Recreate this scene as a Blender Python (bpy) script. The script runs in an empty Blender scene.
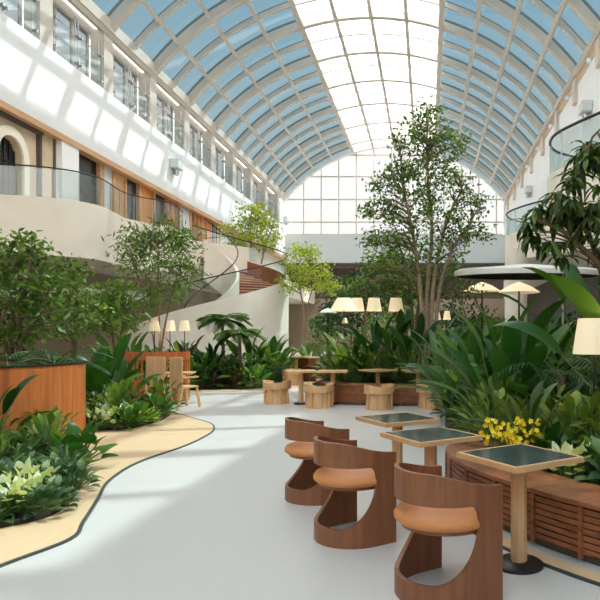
import bpy, bmesh, math, random
from math import pi, sin, cos, radians as R
from mathutils import Vector, Matrix, Quaternion

C = bpy.context.scene.collection
SC = bpy.context.scene
rnd = random.Random(7)

# ------------------------------------------------------------------ camera
EYE = 1.54; HX, HY, F = 428.0, 336.0, 600.0
cd = bpy.data.cameras.new('camera'); cam = bpy.data.objects.new('camera', cd); C.objects.link(cam)
cam.location = (0, 0, EYE); cam.rotation_euler = (pi/2, 0, 0)
cd.sensor_width = 36; cd.lens = 36; cd.shift_x = -128/600; cd.shift_y = 36/600
cd.clip_start = .05; cd.clip_end = 500
SC.camera = cam

def at(px, py, d):
    """world point seen at pixel (px,py) of the frame at distance d down the hall"""
    return Vector(((px-HX)*d/F, d, EYE+(HY-py)*d/F))
def flo(px, py):
    d = F*EYE/(py-HY); return Vector(((px-HX)*d/F, d, 0))

# ------------------------------------------------------------------ world, sun, exposure
w = bpy.data.worlds.new('world'); SC.world = w; w.use_nodes = True
nt = w.node_tree; nt.nodes.clear()
out = nt.nodes.new('ShaderNodeOutputWorld'); bg = nt.nodes.new('ShaderNodeBackground')
tc = nt.nodes.new('ShaderNodeTexCoord'); sx = nt.nodes.new('ShaderNodeSeparateXYZ'); cr = nt.nodes.new('ShaderNodeValToRGB')
nt.links.new(tc.outputs['Generated'], sx.inputs[0]); nt.links.new(sx.outputs['Z'], cr.inputs[0])
nt.links.new(cr.outputs[0], bg.inputs[0]); nt.links.new(bg.outputs[0], out.inputs[0])
e = cr.color_ramp.elements
e[0].position = 0.0; e[0].color = (.8, .78, .74, 1)
e[1].position = .95; e[1].color = (.36, .69, .95, 1)
n = e.new(.30); n.color = (1.0, .98, .95, 1)
n = e.new(.55); n.color = (.54, .78, .95, 1)
bg.inputs[1].default_value = 3.1
sd = bpy.data.lights.new('sun', 'SUN'); sd.energy = 23.0; sd.angle = R(.8); sd.color = (1, .88, .78)
sun = bpy.data.objects.new('sun', sd); C.objects.link(sun)
sun.rotation_euler = Vector((.654, .36, 1)).to_track_quat('Z', 'Y').to_euler()
sun.location = (8, 10, 30)
vs = SC.view_settings
vs.view_transform = 'Standard'; vs.look = 'None'; vs.gamma = 1; vs.exposure = 0.0
try: vs.use_curve_mapping = False
except Exception: pass
SC.cycles.max_bounces = 10; SC.cycles.diffuse_bounces = 6; SC.cycles.transparent_max_bounces = 24
SC.cycles.use_denoising = True
SC.cycles.sample_clamp_indirect = 8

# ------------------------------------------------------------------ materials
M = {}
def newmat(name):
    m = bpy.data.materials.new(name); m.use_nodes = True; m.node_tree.nodes.clear()
    o = m.node_tree.nodes.new('ShaderNodeOutputMaterial'); M[name] = m
    return m, m.node_tree, o
def N(t, kind, **kw):
    n = t.nodes.new(kind)
    for k, v in kw.items(): setattr(n, k, v)
    return n
def c4(c): return (c[0], c[1], c[2], 1)
def srgb(r, g, b):
    f = lambda v: ((v/255+.055)/1.055)**2.4 if v > 10 else v/255/12.92
    return (f(r), f(g), f(b))
def plain(name, col, rough=.6, metal=0, noise=.06, scale=6, emit=None, es=1):
    m, t, o = newmat(name)
    p = N(t, 'ShaderNodeBsdfPrincipled'); p.inputs['Roughness'].default_value = rough; p.inputs['Metallic'].default_value = metal
    tcn = N(t, 'ShaderNodeTexCoord'); nz = N(t, 'ShaderNodeTexNoise'); nz.inputs['Scale'].default_value = scale; nz.inputs['Detail'].default_value = 5
    r = N(t, 'ShaderNodeValToRGB'); e = r.color_ramp.elements
    e[0].position = .3; e[1].position = .7
    e[0].color = c4([max(0, v*(1-noise)) for v in col]); e[1].color = c4([min(1, v*(1+noise)) for v in col])
    t.links.new(tcn.outputs['Object'], nz.inputs['Vector']); t.links.new(nz.outputs['Fac'], r.inputs[0]); t.links.new(r.outputs[0], p.inputs['Base Color'])
    if emit:
        p.inputs['Emission Color'].default_value = c4(emit); p.inputs['Emission Strength'].default_value = es
    t.links.new(p.outputs[0], o.inputs[0]); return m
def wood(name, dark, light, scale=(30, 30, 2.5), rough=.45):
    m, t, o = newmat(name)
    p = N(t, 'ShaderNodeBsdfPrincipled'); p.inputs['Roughness'].default_value = rough
    tcn = N(t, 'ShaderNodeTexCoord'); mp = N(t, 'ShaderNodeMapping'); mp.inputs['Scale'].default_value = scale
    nz = N(t, 'ShaderNodeTexNoise'); nz.inputs['Scale'].default_value = 1; nz.inputs['Detail'].default_value = 6; nz.inputs['Distortion'].default_value = .4
    r = N(t, 'ShaderNodeValToRGB'); e = r.color_ramp.elements
    e[0].position = .3; e[1].position = .72; e[0].color = c4(dark); e[1].color = c4(light)
    t.links.new(tcn.outputs['Object'], mp.inputs[0]); t.links.new(mp.outputs[0], nz.inputs['Vector'])
    t.links.new(nz.outputs['Fac'], r.inputs[0]); t.links.new(r.outputs[0], p.inputs['Base Color'])
    bp = N(t, 'ShaderNodeBump'); bp.inputs['Strength'].default_value = .08
    t.links.new(nz.outputs['Fac'], bp.inputs['Height']); t.links.new(bp.outputs[0], p.inputs['Normal'])
    t.links.new(p.outputs[0], o.inputs[0]); return m
def leafmat(name, cols, rough=.42, trans=.3):
    m, t, o = newmat(name)
    p = N(t, 'ShaderNodeBsdfPrincipled'); p.inputs['Roughness'].default_value = rough
    p.inputs['Specular IOR Level'].default_value = .35
    g = N(t, 'ShaderNodeNewGeometry'); oi = N(t, 'ShaderNodeObjectInfo'); r = N(t, 'ShaderNodeValToRGB')
    ad = N(t, 'ShaderNodeMath', operation='MULTIPLY_ADD'); ad.inputs[1].default_value = .22
    ml = N(t, 'ShaderNodeMath', operation='MULTIPLY'); ml.inputs[1].default_value = .78
    t.links.new(g.outputs['Random Per Island'], ml.inputs[0]); t.links.new(oi.outputs['Random'], ad.inputs[0]); t.links.new(ml.outputs[0], ad.inputs[2])
    t.links.new(ad.outputs[0], r.inputs[0])
    e = r.color_ramp.elements
    e[0].position = 0; e[0].color = c4(cols[0]); e[1].position = 1; e[1].color = c4(cols[-1])
    for i, c in enumerate(cols[1:-1]): n = e.new((i+1)/(len(cols)-1)); n.color = c4(c)
    t.links.new(r.outputs[0], p.inputs['Base Color'])
    tr = N(t, 'ShaderNodeBsdfTranslucent'); hs = N(t, 'ShaderNodeMixRGB', blend_type='MULTIPLY'); hs.inputs[0].default_value = 1
    hs.inputs[2].default_value = (1.5, 1.6, .5, 1); t.links.new(r.outputs[0], hs.inputs[1]); t.links.new(hs.outputs[0], tr.inputs[0])
    mx = N(t, 'ShaderNodeMixShader'); mx.inputs[0].default_value = trans
    t.links.new(p.outputs[0], mx.inputs[1]); t.links.new(tr.outputs[0], mx.inputs[2]); t.links.new(mx.outputs[0], o.inputs[0]); return m
def glassmat(name, tint, gloss=.08, haze=0.0, hazecol=(1, 1, 1)):
    m, t, o = newmat(name)
    tr = N(t, 'ShaderNodeBsdfTransparent'); tr.inputs[0].default_value = c4(tint)
    gl = N(t, 'ShaderNodeBsdfGlossy'); gl.inputs['Roughness'].default_value = .04
    mx = N(t, 'ShaderNodeMixShader'); mx.inputs[0].default_value = gloss
    t.links.new(tr.outputs[0], mx.inputs[1]); t.links.new(gl.outputs[0], mx.inputs[2])
    last = mx
    if haze:
        tl = N(t, 'ShaderNodeBsdfTranslucent'); tl.inputs[0].default_value = c4(hazecol)
        m2 = N(t, 'ShaderNodeMixShader'); m2.inputs[0].default_value = haze
        t.links.new(mx.outputs[0], m2.inputs[1]); t.links.new(tl.outputs[0], m2.inputs[2]); last = m2
    t.links.new(last.outputs[0], o.inputs[0]); return m

plain('white_paint', srgb(242, 242, 240), .6, noise=.015, scale=1)
plain('frame_paint', srgb(212, 202, 190), .5, noise=.02, scale=1)
plain('stair_pale', srgb(222, 176, 150), .5, noise=.04)
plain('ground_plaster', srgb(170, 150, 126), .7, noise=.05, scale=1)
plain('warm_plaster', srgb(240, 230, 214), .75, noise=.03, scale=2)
plain('stone', srgb(206, 184, 152), .7, noise=.06, scale=3)
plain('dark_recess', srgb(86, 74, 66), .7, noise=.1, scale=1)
plain('dark_glass', srgb(52, 50, 52), .2, noise=.3, scale=.8)
plain('steel', srgb(180, 180, 178), .3, 1, noise=.02)
plain('dark_metal', srgb(52, 50, 50), .4, .6, noise=.05)
plain('soil', srgb(52, 40, 30), .95, noise=.3, scale=14)
plain('leather', srgb(206, 132, 74), .5, noise=.05, scale=20)
plain('stone_top', srgb(66, 75, 74), .13, noise=.14, scale=16)
plain('white_fabric', srgb(236, 234, 228), .8, noise=.02)
plain('grey_trim', srgb(70, 76, 70), .4, .3)
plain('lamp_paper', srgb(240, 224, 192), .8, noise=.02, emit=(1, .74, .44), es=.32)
plain('bark', srgb(120, 96, 72), .85, noise=.3, scale=25)
plain('palebark', srgb(150, 130, 104), .85, noise=.25, scale=25)
plain('stem', srgb(84, 104, 44), .6, noise=.2, scale=20)
plain('yellow_petal', srgb(240, 205, 20), .5, noise=.1, scale=20)
plain('bract', srgb(190, 90, 50), .5, noise=.2, scale=20)
wood('walnut', srgb(122, 72, 44), srgb(148, 92, 58), (26, 26, 2.5))
wood('bench_wood', srgb(118, 68, 40), srgb(168, 104, 64), (6, 6, 30))
wood('planter_wood', srgb(160, 84, 36), srgb(206, 120, 58), (16, 16, 1.0))
wood('oak', srgb(206, 158, 110), srgb(220, 176, 128), (14, 14, 1.5))
wood('red_wood', srgb(120, 58, 38), srgb(150, 80, 54), (4, 4, 20))
wood('soffit_wood', srgb(186, 140, 96), srgb(214, 170, 124), (8, 1, 8))
wood('amber', srgb(196, 110, 30), srgb(236, 160, 60), (6, 6, 1.2))
plain('bright_panel', srgb(206, 212, 212), .3, noise=.04)
G1, G2, G3 = srgb(38, 62, 26), srgb(66, 100, 42), srgb(104, 138, 58)
leafmat('leaf_deep', [srgb(20, 46, 22), srgb(34, 70, 30), srgb(58, 98, 42)], .4, .2)
leafmat('leaf_mid', [srgb(50, 74, 30), srgb(84, 112, 44), srgb(140, 160, 74)], .42, .3)
leafmat('leaf_tree', [srgb(56, 80, 36), srgb(92, 120, 52), srgb(140, 160, 80)], .45, .35)
leafmat('leaf_yellow', [srgb(120, 136, 50), srgb(164, 174, 72), srgb(206, 208, 110)], .5, .45)
leafmat('leaf_broad', [srgb(30, 64, 28), srgb(54, 96, 36), srgb(100, 136, 52)], .33, .3)
leafmat('leaf_pale', [srgb(170, 190, 140), srgb(206, 212, 166), srgb(232, 230, 200)], .5, .3)
leafmat('leaf_blue', [srgb(36, 62, 40), srgb(70, 98, 62), srgb(124, 146, 100)], .38, .15)
leafmat('leaf_red', [srgb(58, 30, 34), srgb(84, 50, 44), srgb(60, 80, 44)], .4, .2)
leafmat('leaf_dark', [srgb(40, 56, 26), srgb(66, 88, 38), srgb(112, 132, 62)], .4, .2)
glassmat('crown_glass', (.5, .5, .5), .04, .93, (.58, .58, .58))
glassmat('tint_glass', (.115, .165, .185), .07)
glassmat('clear_glass', (.36, .37, .37), .05)
glassmat('clerestory_glass', (.42, .43, .43), .05)
glassmat('rail_glass', (.86, .91, .91), .08)

# floor material: pale grey seamless with fine speckle
m, t, o = newmat('floor_grey')
p = N(t, 'ShaderNodeBsdfPrincipled'); p.inputs['Roughness'].default_value = .38
g = N(t, 'ShaderNodeTexCoord'); n1 = N(t, 'ShaderNodeTexNoise'); n1.inputs['Scale'].default_value = 90; n1.inputs['Detail'].default_value = 3
r = N(t, 'ShaderNodeValToRGB'); r.color_ramp.elements[0].color = c4(srgb(192, 187, 181)); r.color_ramp.elements[1].color = c4(srgb(208, 203, 197))
t.links.new(g.outputs['Object'], n1.inputs['Vector']); t.links.new(n1.outputs['Fac'], r.inputs[0]); t.links.new(r.outputs[0], p.inputs['Base Color']); t.links.new(p.outputs[0], o.inputs[0])
# pale oak boards
m, t, o = newmat('path_oak')
p = N(t, 'ShaderNodeBsdfPrincipled'); p.inputs['Roughness'].default_value = .5
g = N(t, 'ShaderNodeTexCoord'); mp = N(t, 'ShaderNodeMapping'); mp.inputs['Scale'].default_value = (18, 2, 1); mp.inputs['Rotation'].default_value = (0, 0, .9)
n1 = N(t, 'ShaderNodeTexNoise'); n1.inputs['Scale'].default_value = 1.4; n1.inputs['Detail'].default_value = 5
r = N(t, 'ShaderNodeValToRGB'); r.color_ramp.elements[0].color = c4(srgb(206, 172, 132)); r.color_ramp.elements[1].color = c4(srgb(222, 190, 150))
t.links.new(g.outputs['Object'], mp.inputs[0]); t.links.new(mp.outputs[0], n1.inputs['Vector']); t.links.new(n1.outputs['Fac'], r.inputs[0]); t.links.new(r.outputs[0], p.inputs['Base Color']); t.links.new(p.outputs[0], o.inputs[0])

# ------------------------------------------------------------------ mesh helpers
class MB:
    def __init__(s): s.v = []; s.f = []
    def add(s, vs, fs):
        b = len(s.v); s.v.extend([tuple(v) for v in vs]); s.f.extend([tuple(i+b for i in f) for f in fs]); return s
    def box(s, c, d, rz=0, rot=None):
        hx, hy, hz = d[0]/2, d[1]/2, d[2]/2; c = Vector(c)
        q = rot if rot is not None else Matrix.Rotation(rz, 3, 'Z')
        vs = [c + q @ Vector((x*hx, y*hy, z*hz)) for z in (-1, 1) for (x, y) in ((-1, -1), (1, -1), (1, 1), (-1, 1))]
        return s.add(vs, [(3, 2, 1, 0), (4, 5, 6, 7), (0, 1, 5, 4), (1, 2, 6, 5), (2, 3, 7, 6), (3, 0, 4, 7)])
    def bar(s, a, b, wdt, h=None):
        a = Vector(a); b = Vector(b); dd = b-a
        q = dd.to_track_quat('Z', 'X' if abs(dd.normalized().x) < .9 else 'Y').to_matrix()
        return s.box((a+b)/2, (wdt, h or wdt, dd.length), rot=q)
    def tube(s, pts, r, n=8, cap=True):
        pts = [Vector(p) for p in pts]; rs = r if isinstance(r, (list, tuple)) else [r]*len(pts)
        vs = []; up = Vector((0, 0, 1))
        prev = None
        for i, p in enumerate(pts):
            d = (pts[min(i+1, len(pts)-1)]-pts[max(i-1, 0)])
            d = d.normalized() if d.length > 1e-9 else Vector((0, 0, 1))
            if prev is None:
                x = d.cross(Vector((1, 0, 0)) if abs(d.x) < .8 else Vector((0, 1, 0))).normalized()
            else:
                x = (prev - d*prev.dot(d)).normalized()
            prev = x; y = d.cross(x)
            for k in range(n):
                a = 2*pi*k/n; vs.append(p + (x*cos(a)+y*sin(a))*rs[i])
        fs = []
        for i in range(len(pts)-1):
            for k in range(n):
                k2 = (k+1) % n; fs.append((i*n+k, i*n+k2, (i+1)*n+k2, (i+1)*n+k))
        if cap: fs.append(tuple(reversed(range(n)))); fs.append(tuple((len(pts)-1)*n+k for k in range(n)))
        return s.add(vs, fs)
    def lathe(s, prof, c=(0, 0, 0), n=32, closed=True):
        """profile of (radius, z)"""
        vs = []; fs = []; m_ = len(prof)
        for (r_, z) in prof:
            for k in range(n): a = 2*pi*k/n; vs.append((c[0]+r_*cos(a), c[1]+r_*sin(a), c[2]+z))
        for i in range(m_-1):
            for k in range(n): k2 = (k+1) % n; fs.append((i*n+k, i*n+k2, (i+1)*n+k2, (i+1)*n+k))
        if closed: fs.append(tuple(reversed(range(n)))); fs.append(tuple((m_-1)*n+k for k in range(n)))
        return s.add(vs, fs)
    def prism(s, poly, z0, z1):
        n = len(poly); vs = [(x, y, z0) for x, y in poly]+[(x, y, z1) for x, y in poly]
        return s.add(vs, [tuple(reversed(range(n))), tuple(range(n, 2*n))]+[(i, (i+1) % n, n+(i+1) % n, n+i) for i in range(n)])
    def band(s, pts, z0, z1, th, closed=False):
        """vertical wall of thickness th along a plan polyline; z0,z1 numbers or per-point lists"""
        n = len(pts); P = [Vector((p[0], p[1])) for p in pts]
        z0 = z0 if isinstance(z0, list) else [z0]*n; z1 = z1 if isinstance(z1, list) else [z1]*n
        vs = []
        for i in range(n):
            a = P[(i-1) % n] if closed else P[max(i-1, 0)]; b = P[(i+1) % n] if closed else P[min(i+1, n-1)]
            d = (b-a).normalized(); nn = Vector((-d.y, d.x))*th/2
            o_, i_ = P[i]+nn, P[i]-nn
            vs += [(o_.x, o_.y, z0[i]), (o_.x, o_.y, z1[i]), (i_.x, i_.y, z1[i]), (i_.x, i_.y, z0[i])]
        fs = []
        for i in range(n if closed else n-1):
            j = (i+1) % n
            for k in range(4): k2 = (k+1) % 4; fs.append((i*4+k, i*4+k2, j*4+k2, j*4+k))
        if not closed: fs += [(3, 2, 1, 0), ((n-1)*4, (n-1)*4+1, (n-1)*4+2, (n-1)*4+3)]
        return s.add(vs, fs)
    def build(s, name, m, parent=None, smooth=False, loc=None, bevel=0):
        me = bpy.data.meshes.new(name); me.from_pydata(s.v, [], s.f); me.update()
        b = bmesh.new(); b.from_mesh(me)
        if len(s.f) < 6000: bmesh.ops.recalc_face_normals(b, faces=b.faces)
        b.to_mesh(me); b.free()
        me.materials.append(M[m])
        o_ = bpy.data.objects.new(name, me); C.objects.link(o_)
        if parent: o_.parent = parent
        if loc: o_.location = loc
        if smooth:
            me.polygons.foreach_set('use_smooth', [True]*len(me.polygons))
            if smooth != 'all':
                try: me.set_sharp_from_angle(angle=R(38))
                except Exception: pass
        if bevel:
            bv = o_.modifiers.new('bevel', 'BEVEL'); bv.width = bevel; bv.segments = 2; bv.limit_method = 'ANGLE'; bv.angle_limit = R(40)
        return o_

def thing(name, label, cat, loc=(0, 0, 0), rz=0, group=None, scale=1):
    o_ = bpy.data.objects.new(name, None); C.objects.link(o_); o_.empty_display_size = .1
    o_.location = loc; o_.rotation_euler = (0, 0, rz); o_.scale = (scale,)*3
    return tag(o_, label, cat, group)
def tag(o_, label, cat, group=None, kind=None):
    o_['label'] = label; o_['category'] = cat
    if group: o_['group'] = group
    if kind: o_['kind'] = kind
    return o_
def struct(o_): o_['kind'] = 'structure'; return o_
def sroot(name):
    o_ = bpy.data.objects.new(name, None); C.objects.link(o_); o_['kind'] = 'structure'; return o_
def kids(o_, _c={}):
    if o_.name not in _c: _c[o_.name] = list(o_.children)
    return _c[o_.name]
def dup(root, loc, rz=0, label=None, group=None, scale=None):
    def cp(x, par):
        c = x.copy(); C.objects.link(c); c.parent = par
        for ch in kids(x): cp(ch, c)
        return c
    r_ = cp(root, None); r_.location = loc; r_.rotation_euler = (0, 0, rz)
    if scale: r_.scale = (scale,)*3
    if label: r_['label'] = label
    if group: r_['group'] = group
    return r_
def spline(pts, n=8, closed=False):
    """Catmull-Rom through points"""
    P = [Vector(p) for p in pts]; out_ = []; L = len(P)
    for i in range(L if closed else L-1):
        if closed: p0, p1, p2, p3 = P[(i-1) % L], P[i], P[(i+1) % L], P[(i+2) % L]
        else: p0, p1, p2, p3 = P[max(i-1, 0)], P[i], P[i+1], P[min(i+2, L-1)]
        for k in range(n):
            t_ = k/n; t2 = t_*t_; t3 = t2*t_
            out_.append(.5*((2*p1)+(p2-p0)*t_+(2*p0-5*p1+4*p2-p3)*t2+(3*p1-p0-3*p2+p3)*t3))
    if not closed: out_.append(P[-1])
    return out_

# =================================================================== STRUCTURE
XL, XR, Y0, Y1 = -14.0, 7.4, -8.0, 58.9
ZS, XC, ZC, RR, HA = 14.84, -3.3, 6.61, 13.49, 52.5
struct(MB().box(((XL-6+XR+6)/2, 26, -.1), (34, 70, .2)).build('floor', 'floor_grey'))

# oak path on the left with dark edging
line = [(-3.0, -2), (-3.0, 1.5), (-2.95, 3.4), (-2.85, 4.0), (-2.7, 4.53), (-2.84, 4.94), (-3.1, 5.63), (-3.36, 6.29), (-3.5, 7.0), (-3.5, 7.57), (-3.4, 8.3), (-3.4, 9.06), (-3.5, 9.8), (-3.8, 10.5), (-4.3, 11.1), (-4.9, 11.8), (-5.6, 12.6), (-6.6, 13.0), (-9, 13.2)]
sl = spline([(x, y, 0) for x, y in line], 5)
struct(MB().prism([(p.x, p.y) for p in sl]+[(-14.5, 13.2), (-14.5, -2)], .001, .012).build('floor', 'path_oak'))
struct(MB().band([(p.x, p.y) for p in sl], .0, .016, .028).build('trim_1', 'grey_trim'))
back_strip = spline([(-11, 15.2, 0), (-8, 16.0, 0), (-6.5, 16.7, 0), (-5, 17.0, 0), (-4.2, 18.0, 0), (-4.0, 20, 0), (-4.3, 24, 0)], 5)
struct(MB().band([(p.x, p.y) for p in back_strip], .001, .012, .55).build('trim_2', 'path_oak'))

# glass vault
vault = sroot('ceiling')
def vp(a, r_, y): return (XC+r_*sin(R(a)), y, ZC+r_*cos(R(a)))
def arch(y, wd, r0, r1, steps=42):
    b = MB(); vs = []; fs = []
    for i in range(steps+1):
        a = -HA+2*HA*i/steps
        vs += [vp(a, r0, y-wd/2), vp(a, r0, y+wd/2), vp(a, r1, y+wd/2), vp(a, r1, y-wd/2)]
    for i in range(steps):
        for k in range(4): k2 = (k+1) % 4; fs.append((i*4+k, i*4+k2, i*4+4+k2, i*4+4+k))
    fs += [(3, 2, 1, 0), (steps*4, steps*4+1, steps*4+2, steps*4+3)]
    return b.add(vs, fs)
BAY = 4.3
ribs_y = [22.1+BAY*k for k in range(-7, 9)]
for y in ribs_y: arch(y, .32, RR-.02, RR+.52).build('rib', 'frame_paint', vault)
for y in ribs_y: arch(y+BAY/2, .14, RR+.12, RR+.44).build('glazing_rib', 'frame_paint', vault)
arch(Y1-.25, .5, RR-.1, RR+.9).build('end_arch', 'white_paint', vault)
CA = HA*2/12
for i in range(13):
    a = -HA+CA*i; b = MB(); hw = .10 if i not in (4, 8) else .15
    vs = []
    for y in (Y0, Y1):
        for (da, rr) in ((-1, RR-.06), (1, RR-.06), (1, RR+.16), (-1, RR+.16)):
            da = da*math.degrees(hw/RR); vs.append(vp(a+da, rr, y))
    b.add(vs, [(3, 2, 1, 0), (4, 5, 6, 7)]+[(k, (k+1) % 4, 4+(k+1) % 4, 4+k) for k in range(4)]).build('purlin', 'frame_paint', vault)
def glasspatch(a0, a1, r_, name, m_, ny=2):
    b = MB(); st = max(4, int((a1-a0)/2)); vs = []; fs = []
    for i in range(st+1):
        a = a0+(a1-a0)*i/st; vs += [vp(a, r_, Y0), vp(a, r_, Y1)]
    for i in range(st): fs.append((2*i, 2*i+1, 2*i+3, 2*i+2))
    return b.add(vs, fs).build(name, m_, vault, smooth='all')
glasspatch(-HA, -CA*2, RR+.38, 'tinted_glass', 'tint_glass')
glasspatch(CA*2, HA, RR+.38, 'tinted_glass', 'tint_glass')
glasspatch(-CA*2, CA*2, RR+.38, 'crown_glass', 'crown_glass')

# ---- left building
wl = sroot('wall_left')
MB().box((XL-.2, (Y0+Y1)/2, 10.7), (.4, Y1-Y0, 3.0)).build('fascia', 'white_paint', wl)
MB().box((XL-.4, (Y0+Y1)/2, 9.14), (.8, Y1-Y0, .12)).build('soffit', 'soffit_wood', wl)
MB().box((XL-.05, (Y0+Y1)/2, 9.12), (.3, Y1-Y0, .22)).build('soffit_edge', 'soffit_wood', wl)
MB().box((XL-.1, (Y0+Y1)/2, ZS+.28), (.5, Y1-Y0, .5)).build('eave_beam', 'frame_paint', wl)
MB().box((XL-.75, (Y0+Y1)/2, 14.88), (.3, Y1-Y0, .56)).build('window_header', 'frame_paint', wl)
MB().box((XL-.95, (Y0+Y1)/2, 12.13), (1.1, Y1-Y0, .12)).build('gallery_slab', 'white_paint', wl)
b = MB()
for y in ribs_y: b.box((XL-.35, y, 13.5), (.6, .75, 2.7))
b.build('pilasters', 'frame_paint', wl)
# clerestory windows, one per bay
for i, y in enumerate(ribs_y[:-1]):
    r_ = sroot('window_%d' % (i+1)); ym = y+BAY/2
    b = MB()
    for yy in (ym-1.75, ym-.55, ym+.6, ym+1.75): b.box((XL-.75, yy, 13.45), (.12, .09, 2.5))
    for zz in (12.3, 14.65): b.box((XL-.75, ym, zz), (.12, 3.6, .1))
    b.build('window_frame', 'dark_metal' if False else 'frame_paint', r_)
    MB().box((XL-.77, ym, 13.45), (.02, 3.5, 2.4)).build('pane', 'clerestory_glass', r_)
    b = MB().box((XL-.3, ym, 12.34), (.05, 3.3, .12)); b.build('sill_rail', 'steel', r_)
    MB().box((XL-.12, ym, 12.95), (.015, 3.4, .95)).build('glass_guard', 'rail_glass', r_)
    b = MB()
    for yy in (ym-1.6, ym-.1, ym+.1, ym+1.6):
        for zz in (12.5, 13.6): b.tube([(XL-.2, yy, zz), (XL-.02, yy, zz)], .06, 8)
        b.tube([(XL-.2, yy, 12.3), (XL-.2, yy, 14.4)], .03, 6)
    b.tube([(XL-.2, ym-1.6, 13.7), (XL-.2, ym+1.6, 13.7)], .025, 6)
    b.build('glass_clamp', 'steel', r_)
WX = XL-.12; before = set(bpy.data.objects.keys())
# upper gallery back wall behind balcony (level 2) : piers and solid parts
MB().box((WX-.5, (Y0+20.4)/2, 7.5), (.3, 20.4-Y0, 3.2)).build('upper_wall', 'stone', wl)
MB().box((WX-.5, 53, 7.5), (.3, 20, 3.2)).build('upper_wall', 'warm_plaster', wl)
# stone arch doorway, built as panel with an arched opening
def arch_panel(y0, y1, z0, z1, yc, hw, spring, x, th=.25):
    b = MB(); pts = [(yc-hw, z0), (yc-hw, spring)]+[(yc-hw*cos(pi*k/14), spring+hw*sin(pi*k/14)) for k in range(1, 14)]+[(yc+hw, spring), (yc+hw, z0)]
    outer = []
    for (yy, zz) in pts:
        if zz <= spring: outer.append((y0 if yy < yc else y1, zz))
        else:
            t_ = (yy-(yc-hw))/(2*hw); outer.append((y0+(y1-y0)*t_, z1))
    vs = []
    for xx in (x-th/2, x+th/2):
        vs += [(xx, q[0], q[1]) for q in pts]+[(xx, q[0], q[1]) for q in outer]
    n_ = len(pts); fs = []
    for i in range(n_-1):
        fs += [(i, i+1, n_+i+1, n_+i), (2*n_+i, 3*n_+i, 3*n_+i+1, 2*n_+i+1), (i, 2*n_+i, 2*n_+i+1, i+1), (n_+i, n_+i+1, 3*n_+i+1, 3*n_+i)]
    return b.add(vs, fs)
dr = sroot('door_1')
arch_panel(20.3, 23.0, 5.95, 9.05, 21.55, .62, 7.75, WX-.3).build('stone_surround', 'stone', dr)
b = MB()
pr = [(.62, .0), (.95, 0)]
pts_i = [(21.55-.64, 5.95), (21.55-.64, 7.75)]+[(21.55-.64*cos(pi*k/14), 7.75+.64*sin(pi*k/14)) for k in range(1, 14)]+[(21.55+.64, 7.75), (21.55+.64, 5.95)]
pts_o = [(21.55-.95, 5.95), (21.55-.95, 7.75)]+[(21.55-.95*cos(pi*k/14), 7.75+.95*sin(pi*k/14)) for k in range(1, 14)]+[(21.55+.95, 7.75), (21.55+.95, 5.95)]
vs = [(WX-.1, a_, c_) for a_, c_ in pts_i]+[(WX-.1, a_, c_) for a_, c_ in pts_o]+[(WX-.2, a_, c_) for a_, c_ in pts_i]+[(WX-.2, a_, c_) for a_, c_ in pts_o]
n_ = len(pts_i)
b.add(vs, [(i, i+1, n_+i+1, n_+i) for i in range(n_-1)]+[(i, 2*n_+i, 2*n_+i+1, i+1) for i in range(n_-1)]+[(n_+i, n_+i+1, 3*n_+i+1, 3*n_+i) for i in range(n_-1)])
b.build('arch_moulding', 'warm_plaster', dr)
MB().box((WX-.45, 21.55, 7.2), (.05, 1.3, 2.6)).build('door_leaf', 'dark_glass', dr)
b = MB()
for k in range(5): b.box((WX-.4, 21.0+.28*k, 7.15), (.04, .03, 2.5))
for k in range(4): b.box((WX-.4, 21.55, 6.4+.6*k), (.04, 1.3, .03))
b.build('grille', 'dark_metal', dr)
b = MB().box((WX-.15, 23.1, 7.5), (.2, .1, 3.1)).box((WX-.15, 23.95, 7.5), (.2, .1, 3.1)).box((WX-.12, 21.8, 8.98), (.25, 2.7, .16))
b.build('trim_3', 'dark_recess', wl)
MB().box((WX-.25, 23.5, 7.5), (.3, .8, 3.1)).build('stone_pier', 'stone', wl)
MB().box((WX-.1, 24.65, 7.5), (.5, 1.15, 3.1)).build('white_pier', 'white_paint', wl)
# glazed and amber panelled front, pieces along the wall
seg = [(25.25, 27.3, 'dark_glass'), (27.3, 27.8, 'soffit_wood'), (27.8, 28.5, 'bright_panel'), (28.5, 29.6, 'soffit_wood'), (29.6, 31.0, 'dark_glass'), (31.0, 31.4, 'soffit_wood'), (31.4, 32.7, 'amber'),
       (32.7, 34.3, 'dark_glass'), (34.3, 36.0, 'planter_wood'), (36.0, 37.8, 'bright_panel'), (37.8, 38.4, 'dark_glass'), (38.4, 39.6, 'planter_wood'), (39.6, 41.2, 'amber'), (41.2, 43, 'dark_glass')]
for (a_, c_, m_) in seg:
    MB().box((WX-.35+(.1 if 'glass' not in m_ else 0), (a_+c_)/2, 7.5), (.2, c_-a_, 3.1)).build('front_panel', m_, wl)
b = MB()
for a_ in (25.2, 27.3, 28.5, 29.6, 31, 32.7, 34.3, 35.1, 36.0, 37.8, 38.4, 39.0, 39.6, 40.4, 41.2, 42, 43): b.box((WX-.1, a_, 7.5), (.12, .1, 3.1))
b.build('front_mullions', 'soffit_wood', wl)
for nm in set(bpy.data.objects.keys())-before:
    o_ = bpy.data.objects[nm]
    if o_.type == 'MESH':
        for v_ in o_.data.vertices: v_.co.y *= .952
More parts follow.
